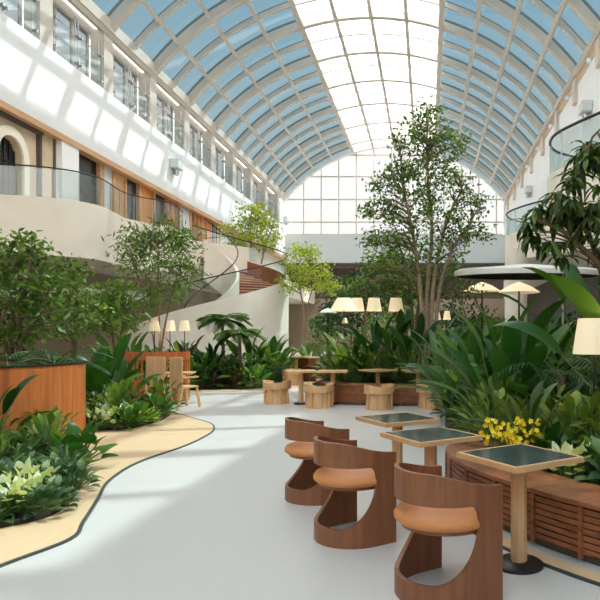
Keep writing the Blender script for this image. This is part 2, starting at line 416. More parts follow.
# ground floor wall under the balcony
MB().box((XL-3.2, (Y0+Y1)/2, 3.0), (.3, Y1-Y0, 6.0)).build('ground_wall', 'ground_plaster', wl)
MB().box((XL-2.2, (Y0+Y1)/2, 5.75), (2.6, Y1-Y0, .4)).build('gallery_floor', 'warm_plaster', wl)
d2 = sroot('door_2')
MB().box((XL-2.98, 21.4, 1.5), (.12, 2.4, 3.0)).build('door_glass', 'dark_glass', d2)
b = MB()
for yy in (20.2, 21.0, 21.8, 22.6): b.box((XL-2.9, yy, 1.5), (.16, .14, 3.0))
b.box((XL-2.9, 21.4, 3.05), (.16, 2.6, .14)); b.build('door_frame', 'red_wood', d2)

# curved balcony slab (left)
bal = [(-14.2, 10.5), (-13.9, 15), (-13.85, 18.2), (-13.4, 19.0), (-12.4, 19.25), (-11.7, 19.6), (-11.3, 20.4), (-11.35, 21.6), (-11.5, 22.6), (-11.1, 23.5), (-10.5, 24.2), (-10.1, 25.2), (-10.15, 26.3), (-10.5, 27.3)]
# fillet path: starts off frame to the left, frontal, turns the corner, runs back
bal = [(-14.5, 15.5), (-14.3, 17.6), (-13.6, 18.7), (-12.4, 19.15), (-11.6, 19.7), (-11.25, 20.5), (-11.35, 21.6), (-11.45, 22.6), (-11.1, 23.5), (-10.55, 24.1), (-10.55, 25.2), (-10.7, 26.2)]
bs = [(p.x, p.y) for p in spline([(x, y, 0) for x, y in bal], 6)]
balc = sroot('wall_left_balcony')
MB().prism(bs+[(-14.6, 26.2)], 4.55, 5.9).build('slab', 'warm_plaster', balc)
MB().band(bs, 4.12, 5.97, .2).build('slab_edge', 'warm_plaster', balc, smooth=True)
MB().box((-13.3, 42.5, 5.3), (4.4, 32.8, 1.3)).build('slab', 'warm_plaster', balc)
MB().prism([(-16.5, 24.5), (-10.8, 24.5), (-10.8, 27.5), (-8.6, 30.0), (-11.0, 32.0), (-16.5, 32.0)], 4.7, 5.92).build('landing', 'warm_plaster', balc)
MB().band([(x, y) for x, y in bs], 6.0, 6.9, .02).build('glass_guard', 'rail_glass', balc, smooth=True)
MB().tube([(x, y, 6.95) for x, y in bs], .024, 8).build('handrail', 'dark_metal', balc, smooth=True)
b = MB()
for i in range(0, len(bs), 5): b.box((bs[i][0], bs[i][1], 6.45), (.03, .03, .95))
b.build('posts', 'steel', balc)
# lower curved white slab edge seen beneath, sun-lit
ls = [(p.x, p.y) for p in spline([(-16, 22.5, 0), (-13.6, 22.9, 0), (-12.2, 24.0, 0), (-12.0, 25.5, 0)], 6)]
MB().band(ls, 3.0, 3.35, .3).build('lower_canopy_edge', 'white_paint', balc, smooth=True)

# ---- spiral staircase
stair = sroot('staircase')
SX, SY, RO, RI = -9.6, 26.5, 3.3, 1.15
def hz(th): return 2.55+(th+90)/180*2.9          # edge height by angle in degrees
ths = list(range(-185, 126, 5))
def ring(rad): return [(SX+rad*cos(R(t_)), SY+rad*sin(R(t_))) for t_ in ths]
zt = [min(5.97, hz(t_)) for t_ in ths]
zb = [max(0, z-2.0 if t_ > 30 else 0) for z, t_ in zip(zt, ths)]
MB().band(ring(RO), zb, zt, .12).build('outer_parapet', 'warm_plaster', stair, smooth=True)
MB().band(ring(RO-.08), [z-1.1 for z in zt], [z-.03 for z in zt], .03).build('wood_lining', 'red_wood', stair, smooth=True)
MB().band(ring(RI), [max(0, z-1.9) for z in zt], zt, .12).build('inner_parapet', 'warm_plaster', stair, smooth=True)
b = MB()
st = list(range(-180, 125, 9))
for t_ in st:
    z = min(5.9, hz(t_))-.75; a0, a1 = R(t_), R(t_+9)
    q = [(SX+rr*cos(a), SY+rr*sin(a)) for rr, a in ((RI, a0), (RO-.05, a0), (RO-.05, a1), (RI, a1))]
    b.prism(q, max(z-.35, 0), max(z, .02))
b.build('steps', 'red_wood', stair)
for t_ in st:
    z = min(5.9, hz(t_))-.75; a0, a1 = R(t_-1.2), R(t_+9)
    if z > .1: MB().prism([(SX+rr*cos(a), SY+rr*sin(a)) for rr, a in ((RI+.06, a0), (RO-.1, a0), (RO-.1, a1), (RI+.06, a1))], z, z+.045).build('tread', 'stair_pale', stair)
for rad in (RO, RI):
    if rad == RO: MB().band(ring(rad), zt, [z+.9 for z in zt], .015).build('glass_guard', 'rail_glass', stair, smooth=True)
    MB().tube([(x, y, z+.95) for (x, y), z in zip(ring(rad), zt)], .028, 8).build('handrail', 'dark_metal', stair, smooth=True)

# ---- right building
wr = sroot('wall_right')
MB().box((XR+.35, (Y0+Y1)/2, 10.15), (.3, Y1-Y0, 8.3)).build('upper_wall', 'white_paint', wr)
MB().box((XR+.32, (Y0+Y1)/2, ZS+.3), (.3, Y1-Y0, .35)).build('eave_beam', 'frame_paint', wr)
MB().box((XR+.3, (Y0+Y1)/2, 14.55), (.26, Y1-Y0, .5)).build('frieze', 'stone', wr)
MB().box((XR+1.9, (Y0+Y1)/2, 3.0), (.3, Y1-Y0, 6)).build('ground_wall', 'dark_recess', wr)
MB().box((XR+1.1, (Y0+Y1)/2, 5.9), (1.8, Y1-Y0, .4)).build('gallery_floor', 'warm_plaster', wr)
b = MB()
for y in ribs_y: b.box((XR+.12, y, 14.0), (.22, .5, 1.2))
b.build('brackets', 'frame_paint', wr)
rp = spline([(x, y, 0) for x, y in [(7.5, 9.5), (6.4, 11.2), (5.0, 13.6), (3.9, 15.4), (3.45, 16.7), (3.9, 18.0), (5.6, 19.2), (6.6, 21), (5.8, 23), (4.3, 25.0), (3.55, 27), (4.3, 28.8), (6.3, 30.2), (7.5, 32.5)]], 6)
rp = [(p.x, p.y) for p in rp]
rb = sroot('wall_right_balcony')
MB().prism(rp+[(8.2, 32.5), (8.2, 9.5)], 5.0, 5.92).build('slab', 'warm_plaster', rb)
MB().band(rp, 4.8, 6.0, .16).build('slab_edge', 'warm_plaster', rb, smooth=True)
MB().band(rp, 6.0, 7.0, .02).build('glass_guard', 'rail_glass', rb, smooth=True)
MB().tube([(x, y, 7.05) for x, y in rp], .04, 8).build('handrail', 'dark_metal', rb, smooth=True)
b = MB()
for i in range(3, len(rp), 6): b.box((rp[i][0], rp[i][1], 6.5), (.035, .035, 1.05))
b.build('posts', 'steel', rb)
pc = at(516, 300, 24)
tag(MB().lathe([(.45, 0), (.45, 5.0)], (pc.x, pc.y, 0), 28).build('column', 'warm_plaster', smooth=True), 'thick round beige column under the right hand balcony', 'column')

# ---- back wall with gridded window
bw = sroot('wall_back')
ang = [(-HA+2*HA*i/40) for i in range(41)]
MB().box(((XL+XR)/2, Y1+.3, 10.0), (XR-XL+2, .6, 3.0)).build('upper_band', 'bright_panel', bw)
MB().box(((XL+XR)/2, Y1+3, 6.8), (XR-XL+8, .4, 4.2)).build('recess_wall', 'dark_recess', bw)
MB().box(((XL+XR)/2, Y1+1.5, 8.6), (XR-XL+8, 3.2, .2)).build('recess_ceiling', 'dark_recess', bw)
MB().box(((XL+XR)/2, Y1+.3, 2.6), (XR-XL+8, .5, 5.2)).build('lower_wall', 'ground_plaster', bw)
MB().box((XL-1.5, Y1+.3, 7.4), (3, .5, 14.8)).box((XR+1.6, Y1+.3, 7.4), (3, .5, 14.8)).build('side_pier', 'white_paint', bw)
win = sroot('window_20')
WY = Y1+.15
poly = [(XL, 11.5), (XR, 11.5)]+[(vp(a, RR+.5, 0)[0], vp(a, RR+.5, 0)[2]) for a in reversed(ang)]
MB().add([(x, WY, z) for x, z in poly], [tuple(range(len(poly)))]).build('pane', 'clear_glass', win)
b = MB()
x = -12.2
def roofz(x):
    q = RR**2-(x-XC)**2; return ZC+math.sqrt(max(q, 0))
k = 0
while x < XR:
    b.box((x, WY-.08, (11.5+roofz(x)+.4)/2), (.12, .14, roofz(x)+.4-11.5)); x += 1.72
for z in (11.5, 12.72, 14.95, 17.2, 19.3):
    hwid = math.sqrt(max(RR**2-(z-ZC)**2, 0)) if z > ZS else 10.7
    b.box((XC, WY-.08, z), (2*hwid, .12, .13))
b.build('window_frame', 'frame_paint', win)
struct(MB().box(((XL+XR)/2, Y0-.2, 4.0), (30, .4, 8)).build('wall_front', 'warm_plaster'))
struct(MB().box((-20.2, 26, 7.5), (.3, 70, 15)).build('wall_left_outer', 'warm_plaster')) if False else None

# small fittings on the walls
def spot(name, x, y, z, side, label):
    r_ = thing(name, label, 'wall light', (x, y, z), 0, None)
    MB().box((side*.25, 0, 0), (.5, .75, .5)).build('housing', 'bright_panel', r_, bevel=.04)
    MB().box((side*.1, 0, -.38), (.12, .1, .3)).build('bracket', 'steel', r_)
    MB().lathe([(.1, -.16), (.14, .1)], (side*.28, 0, -.42), 12).build('lamp_head', 'steel', r_)
spot('wall_floodlight', XL, 32.8, 10.9, 1, 'grey box floodlight on the white left fascia')
spot('wall_floodlight', XL, 58.0, 12.8, 1, 'small floodlight at the far end of the left fascia')
for (px, py, y, lb) in ((591, 108, 28, 'white box floodlight high on right wall above glass balcony'), (531, 190, 44.0, 'white box floodlight on right wall beyond the balcony')):
    p_ = at(px, py, y); spot('wall_floodlight', XR+.2, y, p_.z, -1, lb)
g_ = 'small round spotlights along the top of the right wall'
for i, y in enumerate(ribs_y[7:14]):
    tag(MB().lathe([(.05, 0), (.12, .05), (.12, .2), (.04, .25)], (XR-.05, y+1.0, 14.0), 12).build('spotlight', 'white_paint', smooth=True), 'small round white spotlight high on right wall frieze, '+['nearest', 'second nearest', 'third nearest', 'middle one', 'third farthest', 'second farthest', 'farthest'][i], 'spotlight', g_)

exec_marker = None
# =================================================================== PLANT KIT
def leaf(b, p, d, L, W, bend=.5, seg=4, fold=.15, shape='oval', roll=0, up=Vector((0, 0, 1))):
    """curved lamina: starts at p heading d, droops by bend radians"""
    d = d.normalized(); side = d.cross(up)
    side = side.normalized() if side.length > 1e-3 else Vector((1, 0, 0))
    if roll: side = Quaternion(d, roll) @ side
    vs = []; pos = Vector(p); dd = d.copy(); st_ = L/seg
    for i in range(seg+1):
        t_ = i/seg
        if shape == 'oval': wd = W*math.sin(pi*min(1, max(.0, t_*.93+.05)))**.75
        elif shape == 'strap': wd = W*(1-t_**3)*(.55+.45*min(1, t_*3))
        elif shape == 'heart': wd = W*(1.0 if t_ < .01 else (1.25*(1-t_)**.65 if t_ > .2 else 1.15))
        else: wd = W*(1-abs(2*t_-1))
        if i == seg: wd = W*.02
        nn = side.cross(dd)
        e_ = side*(wd/2)
        vs += [pos-e_+nn*wd*fold, pos.copy(), pos+e_+nn*wd*fold]
        pos = pos+dd*st_
        q_ = Quaternion(side, -bend/seg); dd = q_ @ dd
    fs = []
    for i in range(seg):
        a_ = i*3; fs += [(a_, a_+1, a_+4, a_+3), (a_+1, a_+2, a_+5, a_+4)]
    b.add(vs, fs)
def leaflet(b, p, d, L, W, nrm):
    d = d.normalized(); s_ = d.cross(nrm)
    s_ = s_.normalized() if s_.length > 1e-3 else Vector((1, 0, 0))
    n2 = s_.cross(d)
    b.add([p, p+d*L*.45+s_*W*.5+n2*W*.12, p+d*L, p+d*L*.45-s_*W*.5+n2*W*.12], [(0, 1, 2, 3)])
def rdir(zmin=-1, zmax=1):
    z = rnd.uniform(zmin, zmax); a = rnd.uniform(0, 2*pi); r_ = math.sqrt(max(0, 1-z*z)); return Vector((r_*cos(a), r_*sin(a), z))

def make_tree(root, trunks, blobs, lm, bark, lsize, per, nclump, tr=.06, droop=.0, lw=.45, whorl=False):
    """trunks: list of polylines (local); blobs: (centre, radii) ellipsoids for crown masses"""
    tb = MB(); fb = MB()
    for t_ in trunks:
        P = spline(t_, 6); n_ = len(P); tb.tube(P, [tr*(1-.72*i/(n_-1)) for i in range(n_)], 8)
    allp = [p for t_ in trunks for p in spline(t_, 8)]
    for (c_, rad, wgt) in blobs:
        c_ = Vector(c_)
        for k in range(int(nclump*wgt)):
            d = rdir(-.9, 1); rr = rnd.uniform(.35, 1)**.6
            q = c_+Vector((d.x*rad[0], d.y*rad[1], d.z*rad[2]))*rr
            # branch from nearest lower trunk point
            best = min(allp, key=lambda a: (a-q).length+max(0, a.z-q.z+.15)*3)
            mid = (best+q)/2+Vector((0, 0, .12*(q-best).length))
            if k % 2 == 0 or whorl:
                P = spline([best, mid, q], 4); tb.tube(P, [tr*.28*(1-.75*i/(len(P)-1)) for i in range(len(P))], 4, cap=False)
            od = (q-best).normalized()
            for j in range(per):
                if whorl:
                    a = 2*pi*j/per+k; dd = Vector((cos(a), sin(a), rnd.uniform(-.5-droop, .25)))
                    leaf(fb, q+rdir()*.03, dd, lsize*rnd.uniform(.7, 1.2), lsize*lw, .7+droop, 3, .12)
                else:
                    o_ = rdir()*lsize*rnd.uniform(.3, 2.4); o_.z *= .55
                    dd = (od*.5+rdir()*.9+Vector((0, 0, -.25-droop))).normalized()
                    leaflet(fb, q+o_, dd, lsize*rnd.uniform(.7, 1.25), lsize*lw, rdir(.3, 1))
    tb.build('trunk', bark, root, smooth='all'); fb.build('foliage', lm, root)

def fan_clump(n, L, W, h, lm, name, label, loc, tilt=(.15, .75), bend=.9, seg=6, shape='oval', stemr=.015, seed=1, group=None, rz=0, scale=1, cat='plant', trunk=0):
    """leaves with petioles from one crown"""
    global rnd; keep = rnd; rnd = random.Random(seed)
    r_ = thing(name, label, cat, loc, rz, group, scale); sb = MB(); fb = MB()
    if trunk: sb.tube([(0, 0, 0), (.03, .02, trunk*.5), (0, 0, trunk)], [.06, .05, .055], 8)
    for k in range(n):
        a = 2*pi*k*.382+rnd.uniform(-.3, .3); ti = tilt[0]+(tilt[1]-tilt[0])*((k+.5)/n)
        d = Vector((cos(a)*sin(ti), sin(a)*sin(ti), cos(ti)))
        hl = h*rnd.uniform(.75, 1.15)*(1-.35*ti); base = Vector((cos(a)*.04, sin(a)*.04, trunk))
        tip = base+d*hl
        sb.tube([base, base+d*hl*.5+Vector((0, 0, .03)), tip], [stemr, stemr*.8, stemr*.5], 5, cap=False)
        d2 = (d+Vector((0, 0, -.1))).normalized()
        leaf(fb, tip, d2, L*rnd.uniform(.8, 1.15), W*rnd.uniform(.85, 1.15), bend*rnd.uniform(.6, 1.3), seg, rnd.uniform(.08, .22), shape, rnd.uniform(-.5, .5))
    sb.build('stems', 'stem', r_); fb.build('foliage', lm, r_, smooth='all'); rnd = keep; return r_

def frond_plant(nf, L, h, lm, name, label, loc, seed=1, trunk=0, nl=16, ll=.3, lw=.035, up=.9, group=None, scale=1, rz=0, cat='palm', bark='bark'):
    global rnd; keep = rnd; rnd = random.Random(seed)
    r_ = thing(name, label, cat, loc, rz, group, scale); sb = MB(); fb = MB()
    if trunk:
        tb = MB(); tb.tube([(0, 0, 0), (.05, 0, trunk*.4), (0, .02, trunk)], [.07, .055, .05], 8); tb.build('trunk', bark, r_, smooth='all')
    for k in range(nf):
        a = 2*pi*k*.382+rnd.uniform(-.2, .2); el = up*(1-.75*k/nf)
        d = Vector((cos(a)*cos(el), sin(a)*cos(el), sin(el))); pos = Vector((0, 0, trunk or .02)); pts = [pos.copy()]
        dd = d.copy(); Lk = L*rnd.uniform(.8, 1.1); side = dd.cross(Vector((0, 0, 1))).normalized()
        for i in range(nl):
            pos = pos+dd*Lk/nl; dd = Quaternion(side, -1.35/nl) @ dd; pts.append(pos.copy())
            if i > 2:
                t_ = i/nl; l_ = ll*math.sin(pi*(.12+.82*t_))
                for s_ in (-1, 1):
                    leaf(fb, pos, side*s_+dd*.75+Vector((0, 0, -.1)), l_, lw, .5, 2, .1, 'strap')
        sb.tube(pts, [.012*(1-.6*i/nl) for i in range(nl+1)], 4, cap=False)
    sb.build('stalks', 'stem', r_); fb.build('foliage', lm, r_); rnd = keep; return r_

# =================================================================== BEDS (soil)
def soil(name, poly, label, z=.05):
    sp = spline([(x, y, 0) for x, y in poly], 5, closed=True)
    tag(MB().prism([(p.x, p.y) for p in sp], .013, z).build(name, 'soil'), label, 'soil', None, 'stuff')
BEDL = [(-3.45, 4.7), (-3.2, 5.1), (-3.4, 5.8), (-3.9, 6.6), (-4.7, 7.4), (-5.4, 8.6), (-5.6, 9.3), (-6.6, 9.4), (-9, 8), (-9, 4.5), (-6, 3.6), (-4.2, 3.9)]
BEDM = [(-5.5, 9.6), (-4.9, 9.9), (-4.85, 11), (-5.2, 12), (-6.0, 12.2), (-7.5, 12.4), (-10, 12.2), (-10, 9.4), (-7, 9.2)]
BEDB = [(-10, 16.4), (-8, 16.5), (-6.5, 17.1), (-5, 17.5), (-4.6, 19), (-4.7, 24), (-6, 24), (-7.5, 22), (-12, 21.5), (-12.5, 17)]
BEDC = [(-2.6, 14.0), (-1.5, 13.7), (0, 13.8), (.3, 15), (.3, 18.5), (-1, 19.2), (-2.4, 18.6), (-2.9, 16)]
BEDR = [(.75, 6.3), (.6, 7.5), (.3, 9.5), (.4, 12), (.9, 20), (7, 20), (7, 2.8), (3.2, 2.9), (2.1, 3.75), (1.45, 4.7)]
soil('planting_soil', BEDL, 'dark soil under the plants of the left front bed')
soil('planting_soil', BEDM, 'dark soil under the plants between the two wooden planters')
soil('planting_soil', BEDB, 'dark soil of the bed below the curved staircase')
soil('planting_soil', BEDC, 'dark soil of the round island behind the centre bench', .35)
soil('planting_soil', BEDR, 'dark soil of the large right hand bed behind the bench', .3)

# =================================================================== FURNITURE
# walnut tub chair: bent shell, opening towards +x
def chair_shell():
    H, Rr, th, ext = .70, .32, .028, .17
    # developed path: from near end, straight, round the back, straight
    pl = []; half = pi*Rr/2; total = half+ext
    nS = 96
    def plan(s, r_):
        """s in [-total,total], arc length from the middle of the back"""
        if abs(s) <= half:
            a = pi+s/Rr; return Vector((r_*cos(a), r_*sin(a)))
        e_ = abs(s)-half; sg = -1 if s > 0 else 1
        return Vector((e_, sg*r_))
    nz = 56
    # cut-out in developed space
    def keep(s, z):
        leg0 = total-.13
        if abs(s) > leg0: return True
        u = abs(s)/leg0
        top = .475
        bot = .135 + .0*u
        # lower boundary sweeps up towards the leg, upper boundary stays level then rounds into the leg
        lo = bot + .30*max(0, (u-.42)/.58)**2.0
        hi = top - .05*max(0, (u-.88)/.12)**2
        return not (lo < z < hi)
    b = MB(); vs = []; S = []
    leg0 = total-.165
    half_s = [total*i/30 for i in range(31) if total*i/30 < leg0-.07]+[leg0-.06*((12-i)/12)**2 for i in range(13)]+[leg0+.04, leg0+.08, leg0+.12, total]
    S = sorted(set([-q for q in half_s]+half_s)); nS = len(S)-1
    # column boundaries solved exactly: every column has (0..lo) and (hi..H)
    leg0 = total-.165; s0 = leg0-.33
    def bounds(s):
        s = abs(s); lo, hi = .13, .58
        if s > s0:
            t_ = min(1, (s-s0)/(leg0-s0)); lo = .13+.36*(1-math.sqrt(max(0, 1-t_*t_)))
        if s > leg0-.06:
            t_ = min(1, (s-leg0+.06)/.06); hi = .58-.09*(1-math.sqrt(max(0, 1-t_*t_)))
        return (lo, hi) if s < leg0 else (.49, .49)
    rows = 4
    idx = []
    for s in S:
        lo, hi = bounds(s); col = []
        for k in range(rows+1): col.append(lo*k/rows)
        t_ = min(1, max(0, (abs(s)-half*.35)/(total-half*.35))); Ht = .76-.085*t_*t_*(3-2*t_)
        for k in range(rows+1): col.append(hi+(Ht-hi)*k/rows)
        o_ = plan(s, Rr); i_ = plan(s, Rr-th); c0 = []
        for z in col:
            vs.append((o_.x, o_.y, z)); vs.append((i_.x, i_.y, z)); c0.append(len(vs)-2)
        idx.append(c0)
    fs = []; nc = 2*(rows+1)
    for i in range(nS):
        for j in range(nc-1):
            if j == rows:
                continue
            a_, b_, c_, d_ = idx[i][j], idx[i+1][j], idx[i+1][j+1], idx[i][j+1]
            fs.append((a_, b_, c_, d_)); fs.append((a_+1, d_+1, c_+1, b_+1))
        for j in (0, rows, rows+1, nc-1):
            a_, b_ = idx[i][j], idx[i+1][j]; fs.append((a_, a_+1, b_+1, b_))
    for i in (0, nS):
        for j in range(nc-1):
            if j == rows: continue
            a_, d_ = idx[i][j], idx[i][j+1]; fs.append((a_, d_, d_+1, a_+1))
    b.add(vs, fs)
    # fill the merged leg ends: where lo == hi nothing is missing
    return b
lab = ['walnut tub chair with tan seat, nearest the camera in the row of three', 'walnut tub chair with tan seat, middle one of the row of three', 'walnut tub chair with tan seat, farthest of the row of three']
def make_chair():
    r_ = thing('tub_chair', lab[0], 'chair', (0, 0, 0), 0, 'walnut tub chairs beside the square tables')
    o_ = chair_shell().build('shell', 'walnut', r_, smooth=True)
    b = MB().lathe([(.02, .43), (.24, .43), (.29, .435), (.312, .452), (.314, .474), (.30, .496), (.25, .512), (.02, .522)], (-.012, 0, 0), 48)
    b.build('seat_cushion', 'leather', r_, smooth='all')
    MB().lathe([(.27, .408), (.27, .431)], (-.012, 0, 0), 32).build('seat_base', 'walnut', r_, smooth=True)
    b = MB().box((.13, 0, .25), (.025, .58, .24)); b.build('brace', 'walnut', r_) if False else None
    return r_
FA = math.atan2(.56, .83)
ch = make_chair(); TC = [(.61, 4.03), (.02, 4.87), (-.30, 5.85)]
CP = [(.115, 3.66), (-.56, 4.65), (-1.045, 5.76)]
ch.location = (*CP[0], 0); ch.rotation_euler = (0, 0, FA)
for i in (1, 2): dup(ch, (*CP[i], 0), FA+(.0, .02, -.03)[i], lab[i])

def make_table(name, label, loc, rz, top='stone_top', grp=None, H=.745, S=.60):
    r_ = thing(name, label, 'table', loc, rz, grp)
    h = S/2; b = MB()
    for (cx_, cy_, dx_, dy_) in ((0, h-.014, S, .028), (0, -h+.014, S, .028), (h-.014, 0, .028, S-.056), (-h+.014, 0, .028, S-.056)): b.box((cx_, cy_, H-.018), (dx_, dy_, .036))
    b.box((0, 0, H-.027), (S-.056, S-.056, .018)); fr = b.build('tabletop_frame', 'oak', r_)
    MB().box((0, 0, H-.009), (S-.056, S-.056, .02)).build('tabletop_inset', top, r_)
    b = MB().lathe([(.055, .02), (.052, H-.036)], (0, 0, 0), 8); b.build('column', 'oak', r_)
    b = MB().lathe([(.165, 0), (.165, .018), (.15, .03), (.05, .034)], (0, 0, 0), 36); b.build('base', 'dark_metal', r_, smooth=True)
    return r_
tl = ['square pedestal table with dark stone top, nearest of the three in front', 'square pedestal table with dark stone top, middle one of three', 'square pedestal table with dark stone top, behind the farthest walnut chair']
tb = make_table('pedestal_table', tl[0], (*TC[0], 0), FA, grp='square stone topped tables')
for i in (1, 2): dup(tb, (*TC[i], 0), FA, tl[i])

# slatted curved benches
def bench(name, path, label, H=.42, W=.46, step=3, side=1, group=None, nslat=7):
    """path: plan spline of the front edge; seat extends to the left of travel * side"""
    P = spline([(x, y, 0) for x, y in path], 8); r_ = thing(name, label, 'bench', (P[0].x, P[0].y, 0), 0, group); o0 = P[0].copy()
    P = [p-o0 for p in P]; n_ = len(P); nr = []
    for i in range(n_):
        d = (P[min(i+1, n_-1)]-P[max(i-1, 0)]).normalized(); nr.append(Vector((-d.y, d.x, 0))*side)
    # seat in segments
    i = 0
    while i < n_-1:
        j = min(i+step*2, n_-1)
        seg_f = P[i:j+1]; seg_n = nr[i:j+1]
        sh = .004
        poly = [(p+q_*(-.015)) for p, q_ in zip(seg_f, seg_n)]+[(p+q_*W) for p, q_ in reversed(list(zip(seg_f, seg_n)))]
        if side < 0: poly = list(reversed(poly))
        MB().prism([(q.x, q.y) for q in poly], H-.035, H).build('seat_board', 'bench_wood', r_, bevel=.004)
        i = j
    z0 = .06; zh = (H-.045-z0)/nslat
    for k in range(nslat):
        zc = z0+zh*(k+.5)
        MB().band([(p.x+q_.x*.012, p.y+q_.y*.012) for p, q_ in zip(P, nr)], zc-zh*.38, zc+zh*.38, .022).build('slat', 'bench_wood', r_, smooth=True)
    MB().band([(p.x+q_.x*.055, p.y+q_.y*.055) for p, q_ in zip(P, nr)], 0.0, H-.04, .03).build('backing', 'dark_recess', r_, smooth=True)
    MB().band([(p.x+q_.x*W, p.y+q_.y*W) for p, q_ in zip(P, nr)], 0.0, H-.02, .03).build('rear_panel', 'bench_wood', r_, smooth=True)
    for i in range(0, n_, step*2):
        p = P[i]; q_ = nr[i]; MB().box((p.x-q_.x*.003, p.y-q_.y*.003, H/2), (.03, .03, H-.05), math.atan2(q_.y, q_.x)).build('upright', 'bench_wood', r_)
    # end panel
    p, q_ = P[0], nr[0]; MB().bar((p.x, p.y, H/2), (p.x+q_.x*W, p.y+q_.y*W, H/2), .03, H-.04) if False else None
    e_ = MB().box((p.x+q_.x*W/2, p.y+q_.y*W/2, H/2-.02), (W, .03, H-.05), math.atan2(q_.y, q_.x)); e_.build('end_panel', 'bench_wood', r_)
    return r_
bench('slatted_bench', [(.42, 6.6), (.22, 6.15), (.2, 5.8), (.34, 5.2), (.62, 4.66), (.95, 4.18), (1.35, 3.75), (2.0, 3.2), (2.9, 2.7)], 'long curved slatted brown bench behind the front square tables', H=.42, step=3)
bench('slatted_bench', [(-2.55, 14.2), (-2.2, 13.6), (-1.5, 13.3), (-.6, 13.15), (.3, 13.2), (1.0, 13.6)], 'curved slatted brown bench edging the centre plant island', H=.46, step=4)
bench('slatted_bench', [(-4.6, 20.6), (-4.0, 20.2), (-3.2, 20.2), (-2.6, 20.5)], 'low slatted brown bench among the far tables', H=.8, step=4)
kp = spline([(.0, 5.9, 0), (.18, 5.2, 0), (.46, 4.57, 0), (.80, 4.06, 0), (1.2, 3.62, 0), (1.9, 3.05, 0), (2.8, 2.6, 0)], 6)
struct(MB().band([(p.x+.03, p.y+.03) for p in kp], 0.0, .012, .13).build('trim_4', 'path_oak'))
struct(MB().band([(p.x-.03, p.y-.03) for p in kp], 0.0, .018, .02).build('trim_5', 'grey_trim'))

# light oak barrel stools (arm chairs seen from behind)
def make_stool():
    r_ = thing('barrel_chair', 'pale oak barrel chair, leftmost on the centre floor', 'chair', (0, 0, 0), 0, 'pale oak barrel chairs by the centre bench')
    n_ = 40; pts = [(.27*cos(R(28+304*i/n_)), .27*sin(R(28+304*i/n_))) for i in range(n_+1)]
    sb_ = MB(); vs_ = []; pf = [(1.06, 0), (1.0, .12), (.95, .26), (.97, .345)]
    for (x, y) in pts:
        for q_, z in pf: vs_ += [(x*q_, y*q_, z)]
        for q_, z in reversed(pf): vs_ += [(x*q_*.89, y*q_*.89, z)]
    fs_ = []
    for i in range(n_):
        for k in range(8): k2 = (k+1) % 8; fs_.append((i*8+k, i*8+k2, i*8+8+k2, i*8+8+k))
    fs_ += [tuple(range(7, -1, -1)), tuple(n_*8+k for k in range(8))]
    sb_.add(vs_, fs_); sb_.build('shell', 'oak', r_, smooth=True)
    zt_ = [.50+.025*abs(math.cos(R(28+304*i/n_)))*(1 if i in range(8, 33) else 0) for i in range(n_+1)]
    pts2 = [(.30*cos(R(40+280*i/n_)), .30*sin(R(40+280*i/n_))) for i in range(n_+1)]
    MB().band(pts2, .335, [.475+.05*abs(math.sin(R(40+280*i/n_)))**2 for i in range(n_+1)], .035).build('backrest', 'oak', r_, smooth=True)
    MB().lathe([(.25, .33), (.265, .35), (.26, .38), (.1, .39)], (0, 0, 0), 28).build('seat', 'oak', r_, smooth=True)
    b = MB()
    for a in (100, 140, 180, 220, 260): b.box((.285*cos(R(a)), .285*sin(R(a)), .17), (.035, .02, .33), R(a))
    b.build('ribs', 'oak', r_)
    return r_
stl = [((277, 407), 'pale oak barrel chair, leftmost on the centre floor', 200), ((319, 411), 'pale oak barrel chair, second from the left on centre floor', 250), ((379, 413), 'pale oak barrel chair in front of the centre slatted bench', 265), ((431, 411.5), 'pale oak barrel chair, rightmost, half hidden by leaves', 285)]
so = make_stool()
for i, ((px, py), lb, az) in enumerate(stl):
    q = flo(px, py-4)
    if i == 0: so.location = q; so.rotation_euler = (0, 0, R(az-180+60)); so['label'] = lb
    else: dup(so, q, R(az-180+40), lb)
# mid tables with oak tops
for i, (px, py, rz, lb) in enumerate([(301, 404, .3, 'oak pedestal table beside the leftmost barrel chair'), (333, 404, .1, 'oak pedestal table behind the second barrel chair'), (378, 402, .7, 'oak pedestal table standing before the slatted bench middle'), (418, 403, .2, 'oak pedestal table at the right end of centre bench')]):
    q = flo(px, py)
    if i == 0: t2 = make_table('oak_table', lb, q, rz, top='oak', grp='oak pedestal tables in the centre', H=.76, S=.66)
    else: dup(t2, q, rz, lb)
for i, (px, d_, lb) in enumerate([(296, 20.0, 'farthest left oak table beyond the barrel chairs'), (318, 19.2, 'oak table in the far seating, centre one'), (338, 20.4, 'oak table in the far seating, nearest the lamps')]):
    dup(t2, (at(px, 0, d_).x, d_, 0), .4*i, lb, 'oak tables in the far seating', 1.15)
for i, (px, d_, lb) in enumerate([(292, 18.8, 'small far barrel chair at the left of the far tables'), (326, 18.2, 'small far barrel chair between the far tables'), (345, 19.0, 'small far barrel chair at the right of the far tables')]):
    dup(so, (at(px, 0, d_).x, d_, 0), 1.2*i, lb, 'far barrel chairs')

